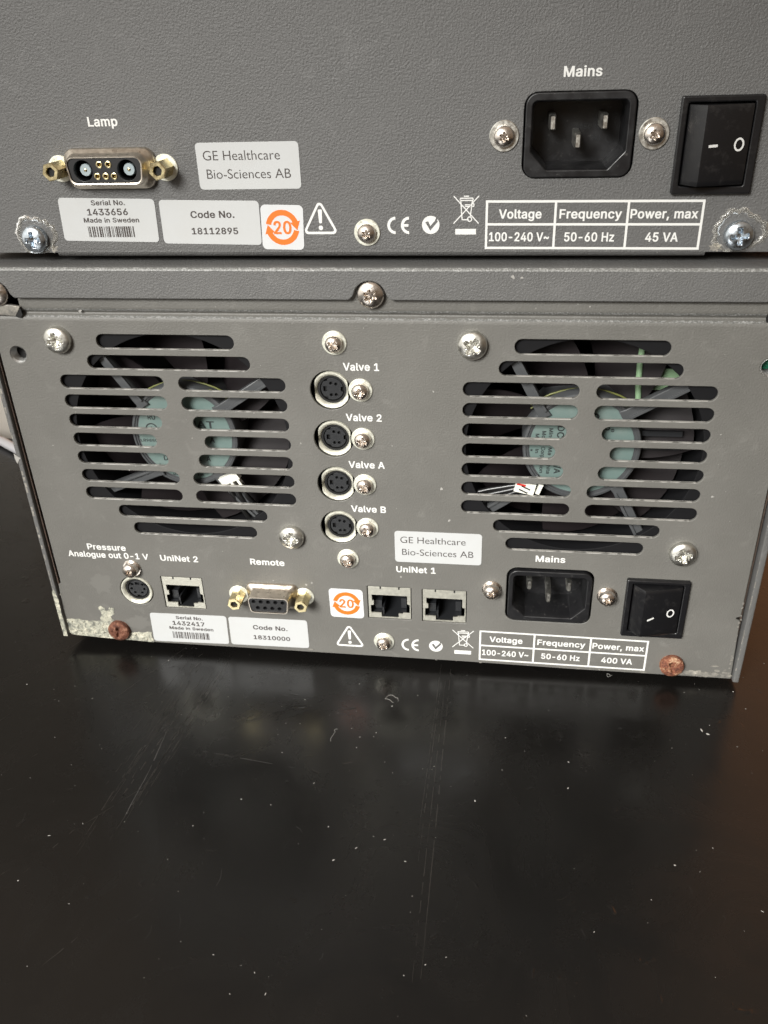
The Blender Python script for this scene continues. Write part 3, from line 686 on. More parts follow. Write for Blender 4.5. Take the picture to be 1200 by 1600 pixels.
def mini_din(parent, cx, cz, y, seven=False, name='valve_socket'):
    def cut(r, f):
        return [(max(cx-f, min(cx+f, cx+r*math.cos(2*math.pi*i/64))), cz+r*math.sin(2*math.pi*i/64)) for i in range(64)]
    f = 6.1 if not seven else 9
    g = G(); g.loft([at3(cut(7.1, f), y+4), at3(cut(7.1, f), y+0.15), at3(cut(6.85, f), y-0.15), at3(cut(6.2, f), y-0.1), at3(cut(5.45, f), y+0.9), at3(cut(5.3, f), y+3.2)])
    o = part(name, g, 'sleeve', parent, smooth=50)
    k = G().lathe([(5.35, y+1.2), (4.55, y+1.2), (4.55, y+2.8), (0.01, y+2.8)], cx, cz, 48)
    part('shell_ring', k, 'plastic_hole', o)
    T = (lambda a, b: (cx+a, cz+b)) if not seven else (lambda a, b: (cx+b, cz-a))
    r = 4.2
    out = []
    for i in range(64):
        a = 360*i/64; out.append(T(r*math.cos(R(a)), r*math.sin(R(a))))
    # keyways cut into the rim
    def inside(a, b): return (a > 3.1 and abs(b) < 0.9) or (a < -1.9 and b > 2.3) or (a < -1.9 and b < -2.3)
    pts = []
    for i in range(128):
        a = R(360*i/128); rr = r
        p, q = r*math.cos(a), r*math.sin(a)
        if p > 0 and abs(q) < 1.0: p = 3.2
        if p < -1.7 and abs(q) > 2.6: p = -1.7 if abs(q) > 3.1 else p; q = math.copysign(min(abs(q), 2.9), q) if p < -1.75 else q
        pts.append(T(p, q))
    holes = [[T(a, b) for a, b in rrect(-3.3, -2.0, -1.0, 1.0, 0.1, 1)]]
    hp = ((-0.4, 2.2), (1.5, 1.9), (-0.4, -2.3), (1.4, -2.2)) if not seven else ((-2.2, 2.3), (0.1, 2.9), (2.0, 1.6), (-2.2, -2.3), (0.1, -2.9), (2.0, -1.6))
    for a, b in hp: holes.append([T(a+0.62*math.cos(R(30*k_)), b+0.62*math.sin(R(30*k_))) for k_ in range(12)])
    g = G().plate([pts]+holes, y+1.5, 1.2, 0.05, 1)
    part('contact_insert', g, 'plastic_grey', o)
    return o
def network_jack(parent, x, z, y, W_=18.5, H_=16.4):
    o = rrect(x+0.35, x+W_-0.35, z-H_+0.35, z-0.35, 0.2, 2)
    P = lambda u, v: (x+u*W_, z-v*H_)
    i = [P(0.10, 0.27), P(0.90, 0.27), P(0.90, 0.52), P(0.955, 0.54), P(0.955, 0.80), P(0.80, 0.80), P(0.80, 0.83), P(0.70, 0.83), P(0.70, 0.955), P(0.31, 0.955), P(0.31, 0.83), P(0.07, 0.83), P(0.07, 0.60), P(0.14, 0.58), P(0.14, 0.46), P(0.10, 0.44)][::-1]
    g = G().plate([o, i], y+0.25, 0.7, 0.08, 1)
    s = part('network_socket', g, 'jack_shield', parent)
    q = G(); bk = [P(0.12, 0.27), P(0.88, 0.27), P(0.88, 0.82), P(0.70, 0.82), P(0.70, 0.95), P(0.31, 0.95), P(0.31, 0.82), P(0.12, 0.82)][::-1]
    q.loft([at3(bk, y+0.98), at3(bk, y+16)], False, True)
    q.box(*(P(0.14, 0)[0], P(0.30, 0)[0]), y+3.0, y+15, P(0, 0.80)[1], P(0, 0.55)[1])
    q.box(*(P(0.74, 0)[0], P(0.87, 0)[0]), y+4.0, y+15, P(0, 0.80)[1], P(0, 0.50)[1])
    q.box(*(P(0.32, 0)[0], P(0.36, 0)[0]), y+1.6, y+9, P(0, 0.94)[1], P(0, 0.70)[1])
    part('liner', q, 'plastic_grey', s)
    n = G()
    for k in range(8):
        u = 0.30+0.055*k; a = P(u, 0.29)
        n.tube([(a[0], y+6, z-H_*0.30), (a[0], y+10, z-H_*0.42), (a[0], y+14, z-H_*0.62)], 0.16, 6)
    part('contact_springs', n, 'brass', s)
    t = G()
    for u in (0.30, 0.72):
        a = P(u, 0.0); t.box(a[0]-0.3, a[0]+0.3, y+0.15, y+0.3, z-H_*0.075, z-H_*0.01)
    part('notch', t, 'plastic_hole', s)
    return s
def fan(parent, cx, cz, struts, blades_turn, label_writer):
    y0 = 1.9
    g = G().plate([rrect(cx-45, cx+45, cz-45, cz+45, 4), circ(cx, cz, 42.5, 72)], y0, 26, 0.2, 1)
    f = part('cooling_fan', g, 'fan_frame', parent)
    h = G().lathe([(21.6, 24), (21.6, 5.6), (21.2, 4.9), (20.4, 4.7), (20.1, 5.2), (19.6, 5.2), (19.5, 5.55), (0.01, 5.55)], cx, cz, 72)
    part('hub', h, 'fan_plastic', f, smooth=40)
    for a, b in struts:
        a, b = Vector(a), Vector(b); d = (b-a).normalized(); q = Vector((-d.y, d.x))
        s = G()
        for off, wd, yy, dp in ((0, 1.9, 4.2, 3.2),):
            o = [tuple(a-q*wd), tuple(b-q*wd*1.1), tuple(b+d*2.5-q*wd*1.3), tuple(b+d*2.5+q*wd*1.3), tuple(b+q*wd*1.1), tuple(a+q*wd)]
            s.plate([o], yy, dp, 0.35)
            # raised rib along one edge
            o = [tuple(a+q*wd*0.45), tuple(b+q*wd*0.45), tuple(b+q*wd*1.02), tuple(a+q*wd*1.02)]
            s.plate([o], yy-0.9, 1.2, 0.2, 1)
        part('strut', s, 'fan_plastic', f)
    for k in range(7):
        a0 = blades_turn+k*360/7; v = []; fc = []
        for i in range(7):
            r = 20+(41.0-20)*i/6
            for j in range(7):
                t = j/6; a = R(a0+t*44+i*2.5)
                v.append((cx+r*math.cos(a), 11+11*t-2.0*math.sin(math.pi*t), cz+r*math.sin(a)))
        for i in range(6):
            for j in range(6): fc.append((i*7+j, i*7+j+1, (i+1)*7+j+1, (i+1)*7+j))
        b = G().add(v, fc); n = len(b.v)
        b.add([(x, yy+0.9, z) for x, yy, z in v], [q[::-1] for q in fc])
        part('blade', b, 'fan_blade', f, smooth=60)
    l = part('label_disc', G().lathe([(19.0, 5.5), (18.9, 5.4), (0.01, 5.4)], cx, cz, 72), 'label_teal', f)
    g = G(); label_writer(g, 5.36); part('printed_text', g, 'ink_black', l)
    return f
# ------------------------------------------------------------------ the setting: table, wall beyond
TZ = -153.0
def mark_structure(o): o['kind'] = 'structure'; return o
g = G().plate([rpoly([(-700, -560), (700, -560), (700, 216), (-700, 216)], 4)], 0, 24, 1.5, 3)
g.v = [(x, z, TZ-y) for x, y, z in g.v]              # lay the slab flat, top at TZ
table = mark_structure(part('table', g, 'table_lacquer', None, smooth=40))
g = G().box(-820, -318, 232, 240, -190, 330)
mark_structure(part('wall', g, 'plaster', None, smooth=0))

def ribbon(g, pts, wd, broken=0.0, rs=random):
    for (a, b) in zip(pts[:-1], pts[1:]):
        a, b = Vector(a), Vector(b); n = max(1, int((b-a).length/2.2)); d = (b-a).normalized(); q = Vector((-d.y, d.x))
        prev = None
        for i in range(n+1):
            p = a+(b-a)*i/n; t = i/n
            ww = wd*rs.uniform(0.45, 1.0)*min(1, 0.35+3*min(t, 1-t))
            p = p+q*rs.uniform(-0.04, 0.04)
            cur = [tuple(p-q*ww/2), tuple(p+q*ww/2)]
            if prev and rs.random() > broken:
                v = [(*c, TZ+0.06) for c in prev+cur[::-1]]
                g.add(v, [(0, 3, 2, 1)])
            prev = cur
rs = random.Random(3)
g = G()
ribbon(g, [(-101.3, -48.6), (-100.6, -70), (-101.5, -91.7)], 0.42, 0.12, rs)
ribbon(g, [(-92.1, -57.4), (-46.1, -63.3)], 0.26, 0.3, rs)
for i in range(30):
    x, y = rs.uniform(-190, 170), rs.uniform(-190, 40); a = rs.gauss(1.35, 0.5); ln = rs.uniform(1.2, 6.5)
    ribbon(g, [(x, y), (x+ln*0.5*math.cos(a)+rs.uniform(-.3, .3), y+ln*0.5*math.sin(a)), (x+ln*math.cos(a+.2), y+ln*math.sin(a+.2))], rs.uniform(0.12, 0.32), 0.1, rs)
for i in range(7):
    x = rs.uniform(130, 170); y = rs.uniform(-30, 90); a = rs.uniform(0.2, 2.4); ln = rs.uniform(5, 16)
    ribbon(g, [(x, y), (x+ln*math.cos(a), y+ln*math.sin(a)), (x+ln*1.5*math.cos(a+.3), y+ln*1.5*math.sin(a+.3))], 0.3, 0.15, rs)
s_ = part('scratches', g, 'scratch_pale', table, smooth=0); s_['kind'] = 'stuff'
g = G()
ribbon(g, [(-133, -39), (-110, 5)], 0.35, 0.15, rs)
for k in range(16):
    o = rs.uniform(0, 26); ribbon(g, [(-108+o*0.9, -8-o*0.1+rs.uniform(-6, 6)), (-118+o*0.9+rs.uniform(-3, 3), -60-rs.uniform(0, 55))], rs.uniform(0.2, 0.5), 0.35, rs)
for k in range(4):
    o = rs.uniform(-4, 4); ribbon(g, [(7+o, 15-rs.uniform(0, 50)), (6.5+o*1.3, -90-rs.uniform(0, 70))], rs.uniform(0.2, 0.45), 0.2, rs)
for k in range(26):
    x, y = rs.uniform(-200, -95), rs.uniform(-150, 10); a = rs.gauss(1.1, 0.25); ln = rs.uniform(8, 34)
    ribbon(g, [(x, y), (x+ln*math.cos(a), y+ln*math.sin(a))], rs.uniform(0.2, 0.5), 0.4, rs)
s_ = part('faint_scratches', g, 'scratch_faint', table, smooth=0); s_['kind'] = 'stuff'

def fleck(g, x, y, z, r, rs):
    n = rs.randint(4, 7); el = rs.uniform(1.0, 2.2); a0 = rs.uniform(0, 6.28); h = r*rs.uniform(0.2, 0.5)
    v = []
    for k in range(n):
        a = 6.283*k/n; rr = r*rs.uniform(0.6, 1.1); p, q = rr*el*math.cos(a), rr*math.sin(a)/math.sqrt(el)
        v.append((x+p*math.cos(a0)-q*math.sin(a0), y+p*math.sin(a0)+q*math.cos(a0), z+0.03))
    v += [(x, y, z+h+0.05)]
    g.add(v, [(k, (k+1) % n, n) for k in range(n)])
g = G(); rs = random.Random(11)
for i in range(400):
    x, y = rs.uniform(-210, 190), rs.uniform(-185, 120)
    fleck(g, x, y, TZ, abs(rs.gauss(0.06, 0.10))+0.06, rs)
for x, y, r in ((108, -28, 0.9), (110, -30, 0.9), (58, 8, 0.6), (88, -92, 0.7), (22, -72, 0.5), (-8, -92, 0.5), (-24, -102, 0.6), (-62, -80, 0.5), (56, -50, .5), (-24, -45, .4), (0, -100, .5), (75, 2, .35), (82, 4, .3)):
    fleck(g, x, y, TZ, r*0.65, rs)
# curly fibres
for cx, cy, s in ((-12, -24, 1.0), (-33, -42, 0.6), (76, 0, 0.5)):
    p = []; a = rs.uniform(0, 6)
    x, y = cx, cy
    for k in range(16):
        a += rs.gauss(0.25, 0.5); x += 0.9*s*math.cos(a); y += 0.9*s*math.sin(a); p.append((x, y, TZ+0.15))
    g.tube(p, 0.06, 5)
d = part('dust', g, 'dust_pale', None, smooth=0); d['kind'] = 'stuff'

g = G().tube([(-420, 222, TZ+3.2), (-372, 216, TZ+3.2), (-335, 212, TZ+3.2), (-310, 203, TZ+3.2), (-285, 186, TZ+3.2), (-262, 160, TZ+3.2), (-240, 120, TZ+3.2), (-222, 70, TZ+3.2), (-215, 30, TZ+3.2)][:7], 3.2, 14)
c = part('cable', g, 'cable_white', None, smooth=60)
c['label'] = 'white cable lying on the dark table beyond the lower instrument'; c['category'] = 'cable'

# ------------------------------------------------------------------ lower instrument
low = thing('lab_instrument', 'lower grey instrument with two slotted fan grilles, standing on the table', 'lab instrument', (-20, 120, TZ))
FL, FR, FZ = -96.75, 55.9, -48.93
def grille(cx):
    out = []; g = [2.9, 2.9, 6.25, 9.75, 6.3, 2.9, 2.9]
    rows = []
    for r in range(1, 12):
        z = -8.93-8*(r-1)
        if r in (1, 11): sp = [(-26.2, 26.2)]
        elif r in (2, 10): sp = [(-31.3, 31.3)]
        else: q = g[r-3]; sp = [(-43.8, -q), (q, 43.8)]
        for a, b in sp:
            out.append(rrect(cx+a, cx+b, z-2.72, z+2.72, 2.7, 7))
    return out
outline = [(-162.3, -1.0), (-162.3, -118.6), (-163.6, -119.9), (-164.4, -130), (-165.0, -145.6), (-163.2, -147.2), (-150, -148.0), (-136, -148.4), (-124.9, -148.9), (13, -149.2), (60, -149.8), (124.2, -149.9),
           (122.9, -120.4), (121.3, -119.6), (121.3, -118.9), (122.9, -118.2), (122.4, -1.0)]
VALVES = [(-35.8, -26.4), (-35.8, -45.8), (-35.8, -65.2), (-35.8, -84.6)]
JACKS = [(-26.3, -112.4), (-3.45, -112.6), (-115.8, -112.7)]
holes = grille(FL)+grille(FR)
holes += [circ(x-0.35, z, 7.6, 48) for x, z in VALVES]+[circ(-127.7, -120.9, 7.5, 48)]
holes += [rrect(x, x+18.5, z-16.4, z, 0.4, 2) for x, z in JACKS]
holes += [rrect(30.8, 65.1, -126.0, -99.9, 4.2)]
holes += [circ(-155.0, -14.5, 3.3, 32), circ(115.0, -15.0, 3.3, 32)]
holes += [rrect(79, 100, -128.5, -103.5, 0.5, 2), dshape(-66.7, -119.3, 17, 15, 7.5, 2)]
g = G().plate([outline[::-1]]+holes, 0, 1.3, 0.24, 2)
# rolled top edge, groove and the sheet behind the cover's flange
prof = [(0.0, -1.2), (0.06, -0.6), (0.25, -0.05), (0.6, 0.35), (1.1, 0.65), (1.6, 1.0), (1.75, 1.4), (1.6, 1.8), (1.2, 2.15), (0.8, 2.55), (0.55, 3.1), (0.5, 4.0), (0.5, 12.5)]
g.sweep(prof, -150.0, 111.0, 80)
g.sweep([(0.0, -1.0), (0.10, -0.3), (0.45, 0.15), (1.3, 0.4)], -162.3, -150.0, 3)
g.sweep([(0.0, -1.0), (0.10, -0.3), (0.45, 0.15), (1.3, 0.4)], 111.0, 122.4, 3)
panel = part('back_panel', g, 'paint_warm', low, smooth=30)
for pr in ([(1.2, 2.12), (0.8, 2.52), (0.52, 3.1)], [(0.24, -0.06), (0.6, 0.33), (0.95, 0.55)]):
    g = G().sweep(pr, -149.8, 110.8, 200)
    g.v = [(x, y-0.03-random.random()*0.05, z+0.02+random.uniform(-0.10, 0.10)) for x, y, z in g.v]
    part('worn_lit_edge', g, 'paint_highlight', panel, smooth=60)  # highlight along the ridge, put into the colour

# cover: two sides, top and the front flange with round cut-outs for the fixing screws
fl = [(-166.0, 7.5)]
for cx in (-157.0, -20.0, 117.0):
    fl += [(cx-7.6, 7.5)] if cx > -150 else []
    arch = [(cx-7.0, 7.7), (cx-6.0, 8.7)]+[(cx+5.7*math.cos(R(a)), 8.4+5.6*math.sin(R(a))) for a in range(168, 11, -12)]+[(cx+6.0, 8.7), (cx+7.0, 7.7)]
    if cx < -150: arch = [p for p in arch if p[0] > -165]
    fl += arch
    fl += [(cx+7.6, 7.5)] if cx < 110 else [(124.9, 7.5)]
fl += [(127.2, 7.5), (127.2, 17.4), (-166.0, 17.4)]
g = G().plate([fl], -2.0, 1.6, 0.35, 2)
prof = [(-1.95, 16.9), (-2.05, 17.3), (-1.9, 17.8), (-1.4, 18.25), (-0.4, 18.5), (2, 18.6), (60, 18.6), (300, 18.6)]
g.sweep(prof, -166.0, 127.2, 40)
g.sweep([(300, 17.6), (-0.5, 17.3)], -166, 127.2)
top = part('cover', g, 'paint_cover', low, smooth=40)
g = G().sweep([(-2.06, 17.35), (-1.93, 17.82), (-1.62, 18.12), (-1.3, 18.32)], -165.9, 127.1, 160)
g.v = [(x, y-0.03, z+0.02+random.uniform(-0.07, 0.07)) for x, y, z in g.v]
part('worn_lit_edge', g, 'paint_highlight', top, smooth=60)  # painted highlight on the cover's rolled front edge
for name, pts in (('l', [(-166.4, -1.6), (-164.4, -1.6), (-164.4, 300), (-166.4, 300)]), ('r', [(124.7, -1.6), (127.1, -1.6), (127.1, 300), (124.7, 300)])):
    g = G(); z0, z1 = -150.2, 16.9
    lp = rpoly(pts, 0.5, 3)
    if name == 'l':
        loops = [[(x, y, z0+3.2+max(0, (y-20))*(-0.002)) for x, y in lp], [(x-0.1, y, -134.0) for x, y in lp], [(x, y, -128.0) for x, y in lp], [(x+0.3, y, -60) for x, y in lp], [(x+0.5, y, z1) for x, y in lp]]
    else:
        loops = [[(x, y, z0) for x, y in lp], [(x, y, -60) for x, y in lp], [(x, y, z1) for x, y in lp]]
    g.loft(loops, True, True)
    s = part('side_cover', g, 'paint_cover', low, smooth=40)
    # rubbed bare front edge
    e = G(); n = 60; x0 = pts[0][0]
    for k in range(n):
        za = z0+3.5+(z1-z0-4)*k/n; zb = za+(z1-z0-4)/n*random.uniform(0.4, 1.1)
        if random.random() < (0.6 if name == 'r' else 0.5):
            xo = x0+(0.35*(za+150)/167*1.4 if name == 'l' else 0)
            e.box(xo+0.5 if name == 'l' else xo+0.05, xo+random.uniform(0.7, 1.5) if name == 'l' else xo+random.uniform(0.2, 0.5), -1.66, -1.58, za, zb)
    s_ = part('worn_lit_edge', e, 'bare_patch', s, smooth=0); s_['kind'] = 'stuff'
part('chassis_side', G().box(-163.8, -163.3, 0.2, 290, -147.6, 1.0), 'rust_dark', low, smooth=0)
part('chassis_side', G().box(123.3, 123.9, 1.6, 290, -148.4, 1.0), 'rust_dark', low, smooth=0)
g = G()
g.box(-162.5, 123.2, 1.5, 290, -147.5, -146.4)
g.box(-162.5, 123.2, 289, 290, -146.2, 17)
g.box(-162.5, 123.2, 70, 71, -146.2, 17)
part('chassis', g, 'interior_dark', low, smooth=0)
for x in (-140, 100):
    for y in (14, 270):
        part('foot', G().box(x-9, x+9, y, y+18, TZ, -147.6), 'rubber', low, smooth=0)
# chipped corner bracket at the left end of the groove
g = G().plate([rpoly([(-162.0, 5.6), (-152.5, 4.6), (-149.2, 4.0), (-150.4, 2.2), (-152.0, 0.3), (-162.0, 1.2)], 0.3, 2)], -0.9, 1.6, 0.3)
g.v = [(x, y+0.5*max(0, 3-z)*0.3, z) for x, y, z in g.v]
part('corner_bracket', g, 'bare_patch', low, smooth=25)
part('corner_bracket', G().plate([[(-152.0, 0.4), (-149.3, 3.7), (-149.0, 0.9), (-150.2, -0.2)]], -0.75, 0.5), 'plastic_hole', low, smooth=0)
# end of the groove on the right
part('groove_end', G().box(111.0, 123, 0.6, 3, -0.6, 7.2), 'plastic_hole', low, smooth=0)

# corroded strip along the lower left corner, flecks of bare metal along the lower right edge
cor = [(-164.9, -138.9), (-158, -138.2), (-153, -139.0), (-147.7, -138.2), (-146.6, -134), (-147.9, -130.8), (-145.8, -130.2), (-143.8, -132.4), (-141.8, -130.9), (-140.2, -131.4), (-140.6, -134.6), (-142.6, -136), (-141.8, -137.6),
       (-139.4, -138.2), (-136.4, -141), (-135.0, -144.6), (-131, -143.6), (-125.2, -143.4), (-124.7, -148.8), (-136.0, -148.35), (-150, -147.95), (-163.0, -147.1), (-164.8, -145.6)]
rs = random.Random(5)
c2 = []
for i, p in enumerate(cor):
    q = cor[(i+1) % len(cor)]
    for k in range(4):
        t = k/4; j = 0.0 if p[1] < -145 and q[1] < -145 else 0.35
        c2.append((p[0]+(q[0]-p[0])*t+rs.uniform(-j, j), p[1]+(q[1]-p[1])*t+rs.uniform(-j, j)))
def blotch(cx, cz, r, el=1.0, j=0.35, n=22, ang=0):
    out = []
    for k in range(n):
        a = 6.283*k/n; rr = r*rs.uniform(1-j, 1+j); x, z = rr*el*math.cos(a), rr*math.sin(a)
        out.append((cx+x*math.cos(ang)-z*math.sin(ang), cz+x*math.sin(ang)+z*math.cos(ang)))
    return out
g = G().plate([c2], -0.14, 0.22, 0.04, 1)
for k in range(70):                                   # raised crusts
    x = rs.uniform(-163.5, -127); z = rs.uniform(-147.3, -139.5 if x < -137 else -144.3)
    if x > -137 and z > -144.6: continue
    r = rs.uniform(0.25, 1.1)
    n = 12; o = [blotch(x, z, r, 1.3, 0.3, n, rs.uniform(0, 3))]
    a = at3(o[0], -0.12); h = rs.uniform(0.15, 0.5)
    b = [(x+(p-x)*0.55, -0.12-h, z+(q-z)*0.55) for p, q in o[0]]
    g.loft([a, b], False, False); g.add([*b, (x, -0.12-h*1.1, z)], [(i, (i+1) % n, n) for i in range(n)])
part('faded_paint', G().plate([blotch(-143.5, -118, 5.2, 1.0, 0.28, 26), ], -0.02, 0.04), 'paint_faded', panel, smooth=0)
part('faded_paint', G().plate([blotch(-130.0, -138.2, 3.6, 1.5, 0.30, 26), ], -0.02, 0.04), 'paint_faded', panel, smooth=0)
part('corroded_patch', g, 'corroded', panel, smooth=30, label='corroded greenish white crust where the paint has come off')
def blotch(cx, cz, r, el=1.0, j=0.35, n=22, ang=0):
    out = []
    for k in range(n):
        a = 6.283*k/n; rr = r*rs.uniform(1-j, 1+j); x, z = rr*el*math.cos(a), rr*math.sin(a)
        out.append((cx+x*math.cos(ang)-z*math.sin(ang), cz+x*math.sin(ang)+z*math.cos(ang)))
    return out
g = G()
for bi, (cx, cz, r, el) in enumerate(((108, -147.6, 1.2, 3.2), (115, -148.0, 1.3, 2.6), (121.5, -147.6, 1.5, 1.2), (89, -149.0, 0.5, 3), (122.8, -140, 0.5, 1), (-52.5, -147.5, 0.35, 4), (117, -143.6, 0.4, 5), (-163.8, -125, .5, 1))):
    part('bare_patch', G().plate([blotch(cx, cz, r, el)], -0.19-0.004*bi, 0.1), 'bare_patch', panel, smooth=0)
g = G()
for cx, cz, r in ((4.5, -65.5, 0.85), (7.5, -79.5, 0.6), (-12.0, -107, 0.5), (-52, -113.3, 0.6), (-49.5, -112.2, 0.5), (-66, -112, 0.3), (-120, -62, 0.3), (-117, -60, 0.25), (-150, -52, .3), (-66, -36, .3), (1.5, -26, .4), (-127, 2.3, .7), (50, 6, .25), (54, 5.2, .4), (28, 15.6, .8), (31, 15.4, .5), (-49, -48, .3), (-14, -48, .3), (104, -65, .6), (103, -40, .3)):
    g.plate([blotch(cx, cz, r*0.62, 1.4, 0.4, 12, rs.uniform(0, 3))], -0.06 if cz < 2 else (0.4 if cz < 7.4 else -2.06), 0.1)
s_ = part('paint_chips', g, 'dust_pale', panel, smooth=0); s_['kind'] = 'stuff'

# pale strips along the slots' lower edges, light painted on the lips
g = G(); rs = random.Random(21)
for lp in grille(FL)+grille(FR):
    xa = min(p[0] for p in lp)+2.2; xb = max(p[0] for p in lp)-2.2; zl = min(p[1] for p in lp)
    n = max(4, int((xb-xa)/1.6)); top = []; bot = []
    for k in range(n+1):
        x = xa+(xb-xa)*k/n; d = rs.uniform(0.03, 0.10)*(0.4 if rs.random() < 0.25 else 1.0)
        top.append((x, 0.12, zl+d-0.06)); bot.append((x, 1.15, zl+d*0.4))
    m_ = [(p[0], 0.02, p[2]-0.16) for p in top]
    v = m_+top+bot; w_ = n+1
    g.add(v, [(r*w_+k, r*w_+k+1, (r+1)*w_+k+1, (r+1)*w_+k) for r in (0, 1) for k in range(n)])
s_ = part('lip_highlight', g, 'lip_highlight', panel, smooth=0); s_['kind'] = 'stuff'
# lint caught on the slats
g = G()
for lp in grille(FL)+grille(FR):
    xa = min(p[0] for p in lp)+2.2; xb = max(p[0] for p in lp)-2.2; zl = min(p[1] for p in lp)
    for k in range(rs.randint(1, 5)):
        x = rs.uniform(xa, xb); d = rs.uniform(0.06, 0.16)
        g.tube([(x-d*2, 0.2, zl+0.04), (x, 0.15, zl+0.05+d), (x+d*2, 0.3, zl+0.06)], d*0.6, 6)
s_ = part('lint', g, 'dust_pale', panel, smooth=0); s_['kind'] = 'stuff'
# chipped paint and bare metal along the cover's edges
g = G()
ys = []
for k in range(26):
    z = -149.5+rs.random()**1.6*40; g.plate([blotch(122.9+rs.uniform(-0.3, 0.3), z, rs.uniform(0.15, 0.4), 1.0, 0.4, 10)], -0.02-0.0017*len(ys) if not ys.append(1) else 0, 0.05)
for k in range(44):
    x = rs.uniform(101, 124); g.plate([blotch(x, -149.3+abs(rs.gauss(0, 1.7)), rs.uniform(0.15, 0.75), 2.0, 0.45, 10, rs.uniform(-.4, .4))], -0.02-0.0017*len(ys) if not ys.append(1) else 0, 0.05)
for k in range(12):
    g.plate([blotch(rs.uniform(-10, 90), -149.0-0.006*40+rs.uniform(0, 0.35), rs.uniform(0.1, 0.22), 3.0, 0.45, 10)], -0.02-0.0017*len(ys) if not ys.append(1) else 0, 0.05)
s_ = part('bare_flecks', g, 'bare_patch', panel, smooth=0); s_['kind'] = 'stuff'
g = G().plate([[(-166.5, -147.0), (-164.6, -147.0), (-164.5, -139), (-164.7, -134), (-164.4, -127), (-165.3, -121.5), (-166.5, -122.5)]], -1.72, 0.1)
part('corroded_patch', g, 'corroded', low, smooth=0, label='whitish bare lower end of the side cover edge')
part('bare_patch', G().plate([[(-166.7, -55.2), (-165.6, -56.6), (-164.2, -57.4), (-165.1, -58.0), (-166.3, -59.9), (-166.8, -57.6)]], -1.75, 0.2), 'dust_pale', low, smooth=0, label='white chip on the side cover edge')

# screws of the panel
for x, z in ((-137.4, -8.2), (15.2, -8.3), (-56.0, -89.5), (96.7, -89.6)):
    screw(low, x, z, 0, 5.1, 3.6, 'steel_pale', 'pozi', edge=0.45)
screw(low, -19.8, 9.2, 0.4, 4.7, 3.6, 'nickel', 'star', edge=0.45)
screw(low, -157.0, 9.2, 0.4, 4.7, 3.6, 'nickel', 'star', edge=0.45)
for x, z in ((-33.6, -8.3), (-25.0, -26.0), (-24.9, -45.4), (-25.0, -64.8), (-24.8, -84.2), (-33.4, -99.2), (-19.9, -140.7)):
    screw(low, x, z, 0, 3.1, 3.3, 'nickel', 'pozi', 4.45, edge=0.45)
for x, z in ((25.0, -110.9), (70.6, -111.3), (-127.6, -109.1)):
    screw(low, x, z, 0, 3.3, 3.8, 'nickel', 'star', 4.0, 'nickel', edge=0.5)
screw(low, -139.5, -142.6, 0, 4.9, 3.0, 'rust', 'cross', label='rust brown screw head', edge=0.55)
screw(low, 99.7, -143.9, 0, 4.8, 3.2, 'rust_copper', 'cross', label='rusty copper coloured screw head', edge=0.6)
# threaded fixing holes at both ends
for x, z, mm in ((-155.0, -14.5, 'bare_steel'), (115.0, -15.0, 'bare_steel')):
    pr = [(3.3, 0.05), (3.1, 0.3)]
    for k in range(6): pr += [(2.75, 0.6+0.8*k), (3.05, 1.0+0.8*k)]
    pr += [(2.7, 6)]
    th = part('threaded_hole', G().lathe(pr, x, z, 32), mm, low, smooth=30)
    if x < 0: part('bore_shade', G().lathe([(2.7, 4.2), (0.01, 4.2)], x, z, 24), 'plastic_hole', th)  # black disc as painted shade at the bottom of the thread
part('circuit_board', G().box(108, 122, 7, 8, -24, -6), 'board_green', low, smooth=0)

# connectors
for (x, z), s in zip(VALVES, ('Valve 1', 'Valve 2', 'Valve A', 'Valve B')):
    mini_din(low, x, z, 0)
mini_din(low, -127.7, -120.9, 0, True, 'pressure_socket')
for x, z in JACKS: network_jack(low, x, z, 0)
inlet(low, 47.95, -112.95, 0)
switch(low, 77.5, 101.6, -129.5, -102.2, 0, 80.3, 98.6, -126.4, -104.3, 84.2, (95.0, -115.6), (87.4, -117.6, 22))
# nine way socket
cx, cz = -66.9, -119.4
L = lambda wt, wb, h, r, y: at3(dshape(cx, cz, wt, wb, h, r), y)
g = G().loft([L(22.6, 20.6, 12.2, 2.4, 0.2), L(22.6, 20.6, 12.2, 2.4, -0.7), L(22.0, 20, 11.6, 2.4, -1.2), L(20.0, 18.2, 9.8, 2.2, -1.9), L(18.2, 16.4, 8.4, 2.0, -2.8), L(17.6, 15.8, 7.9, 1.8, -7.8), L(17.4, 15.6, 7.7, 1.8, -8.0), L(16.8, 15.0, 7.1, 1.6, -8.0), L(16.6, 14.8, 6.9, 1.5, -6.6)])
so = part('remote_socket', g, 'shell', low, smooth=40)
hs = [circ(cx-6.2+3.1*k, cz+1.55, 0.85, 14) for k in range(5)]+[circ(cx-4.65+3.1*k, cz-1.55, 0.85, 14) for k in range(4)]
part('contact_insert', G().plate([dshape(cx, cz, 16.5, 14.7, 6.8, 1.5)]+hs, -7.6, 5.0, 0.08, 1), 'plastic_black', so)
standoff(low, -81.7, -119.8, 0, 7.9); standoff(low, -53.2, -119.3, 0, 7.9)

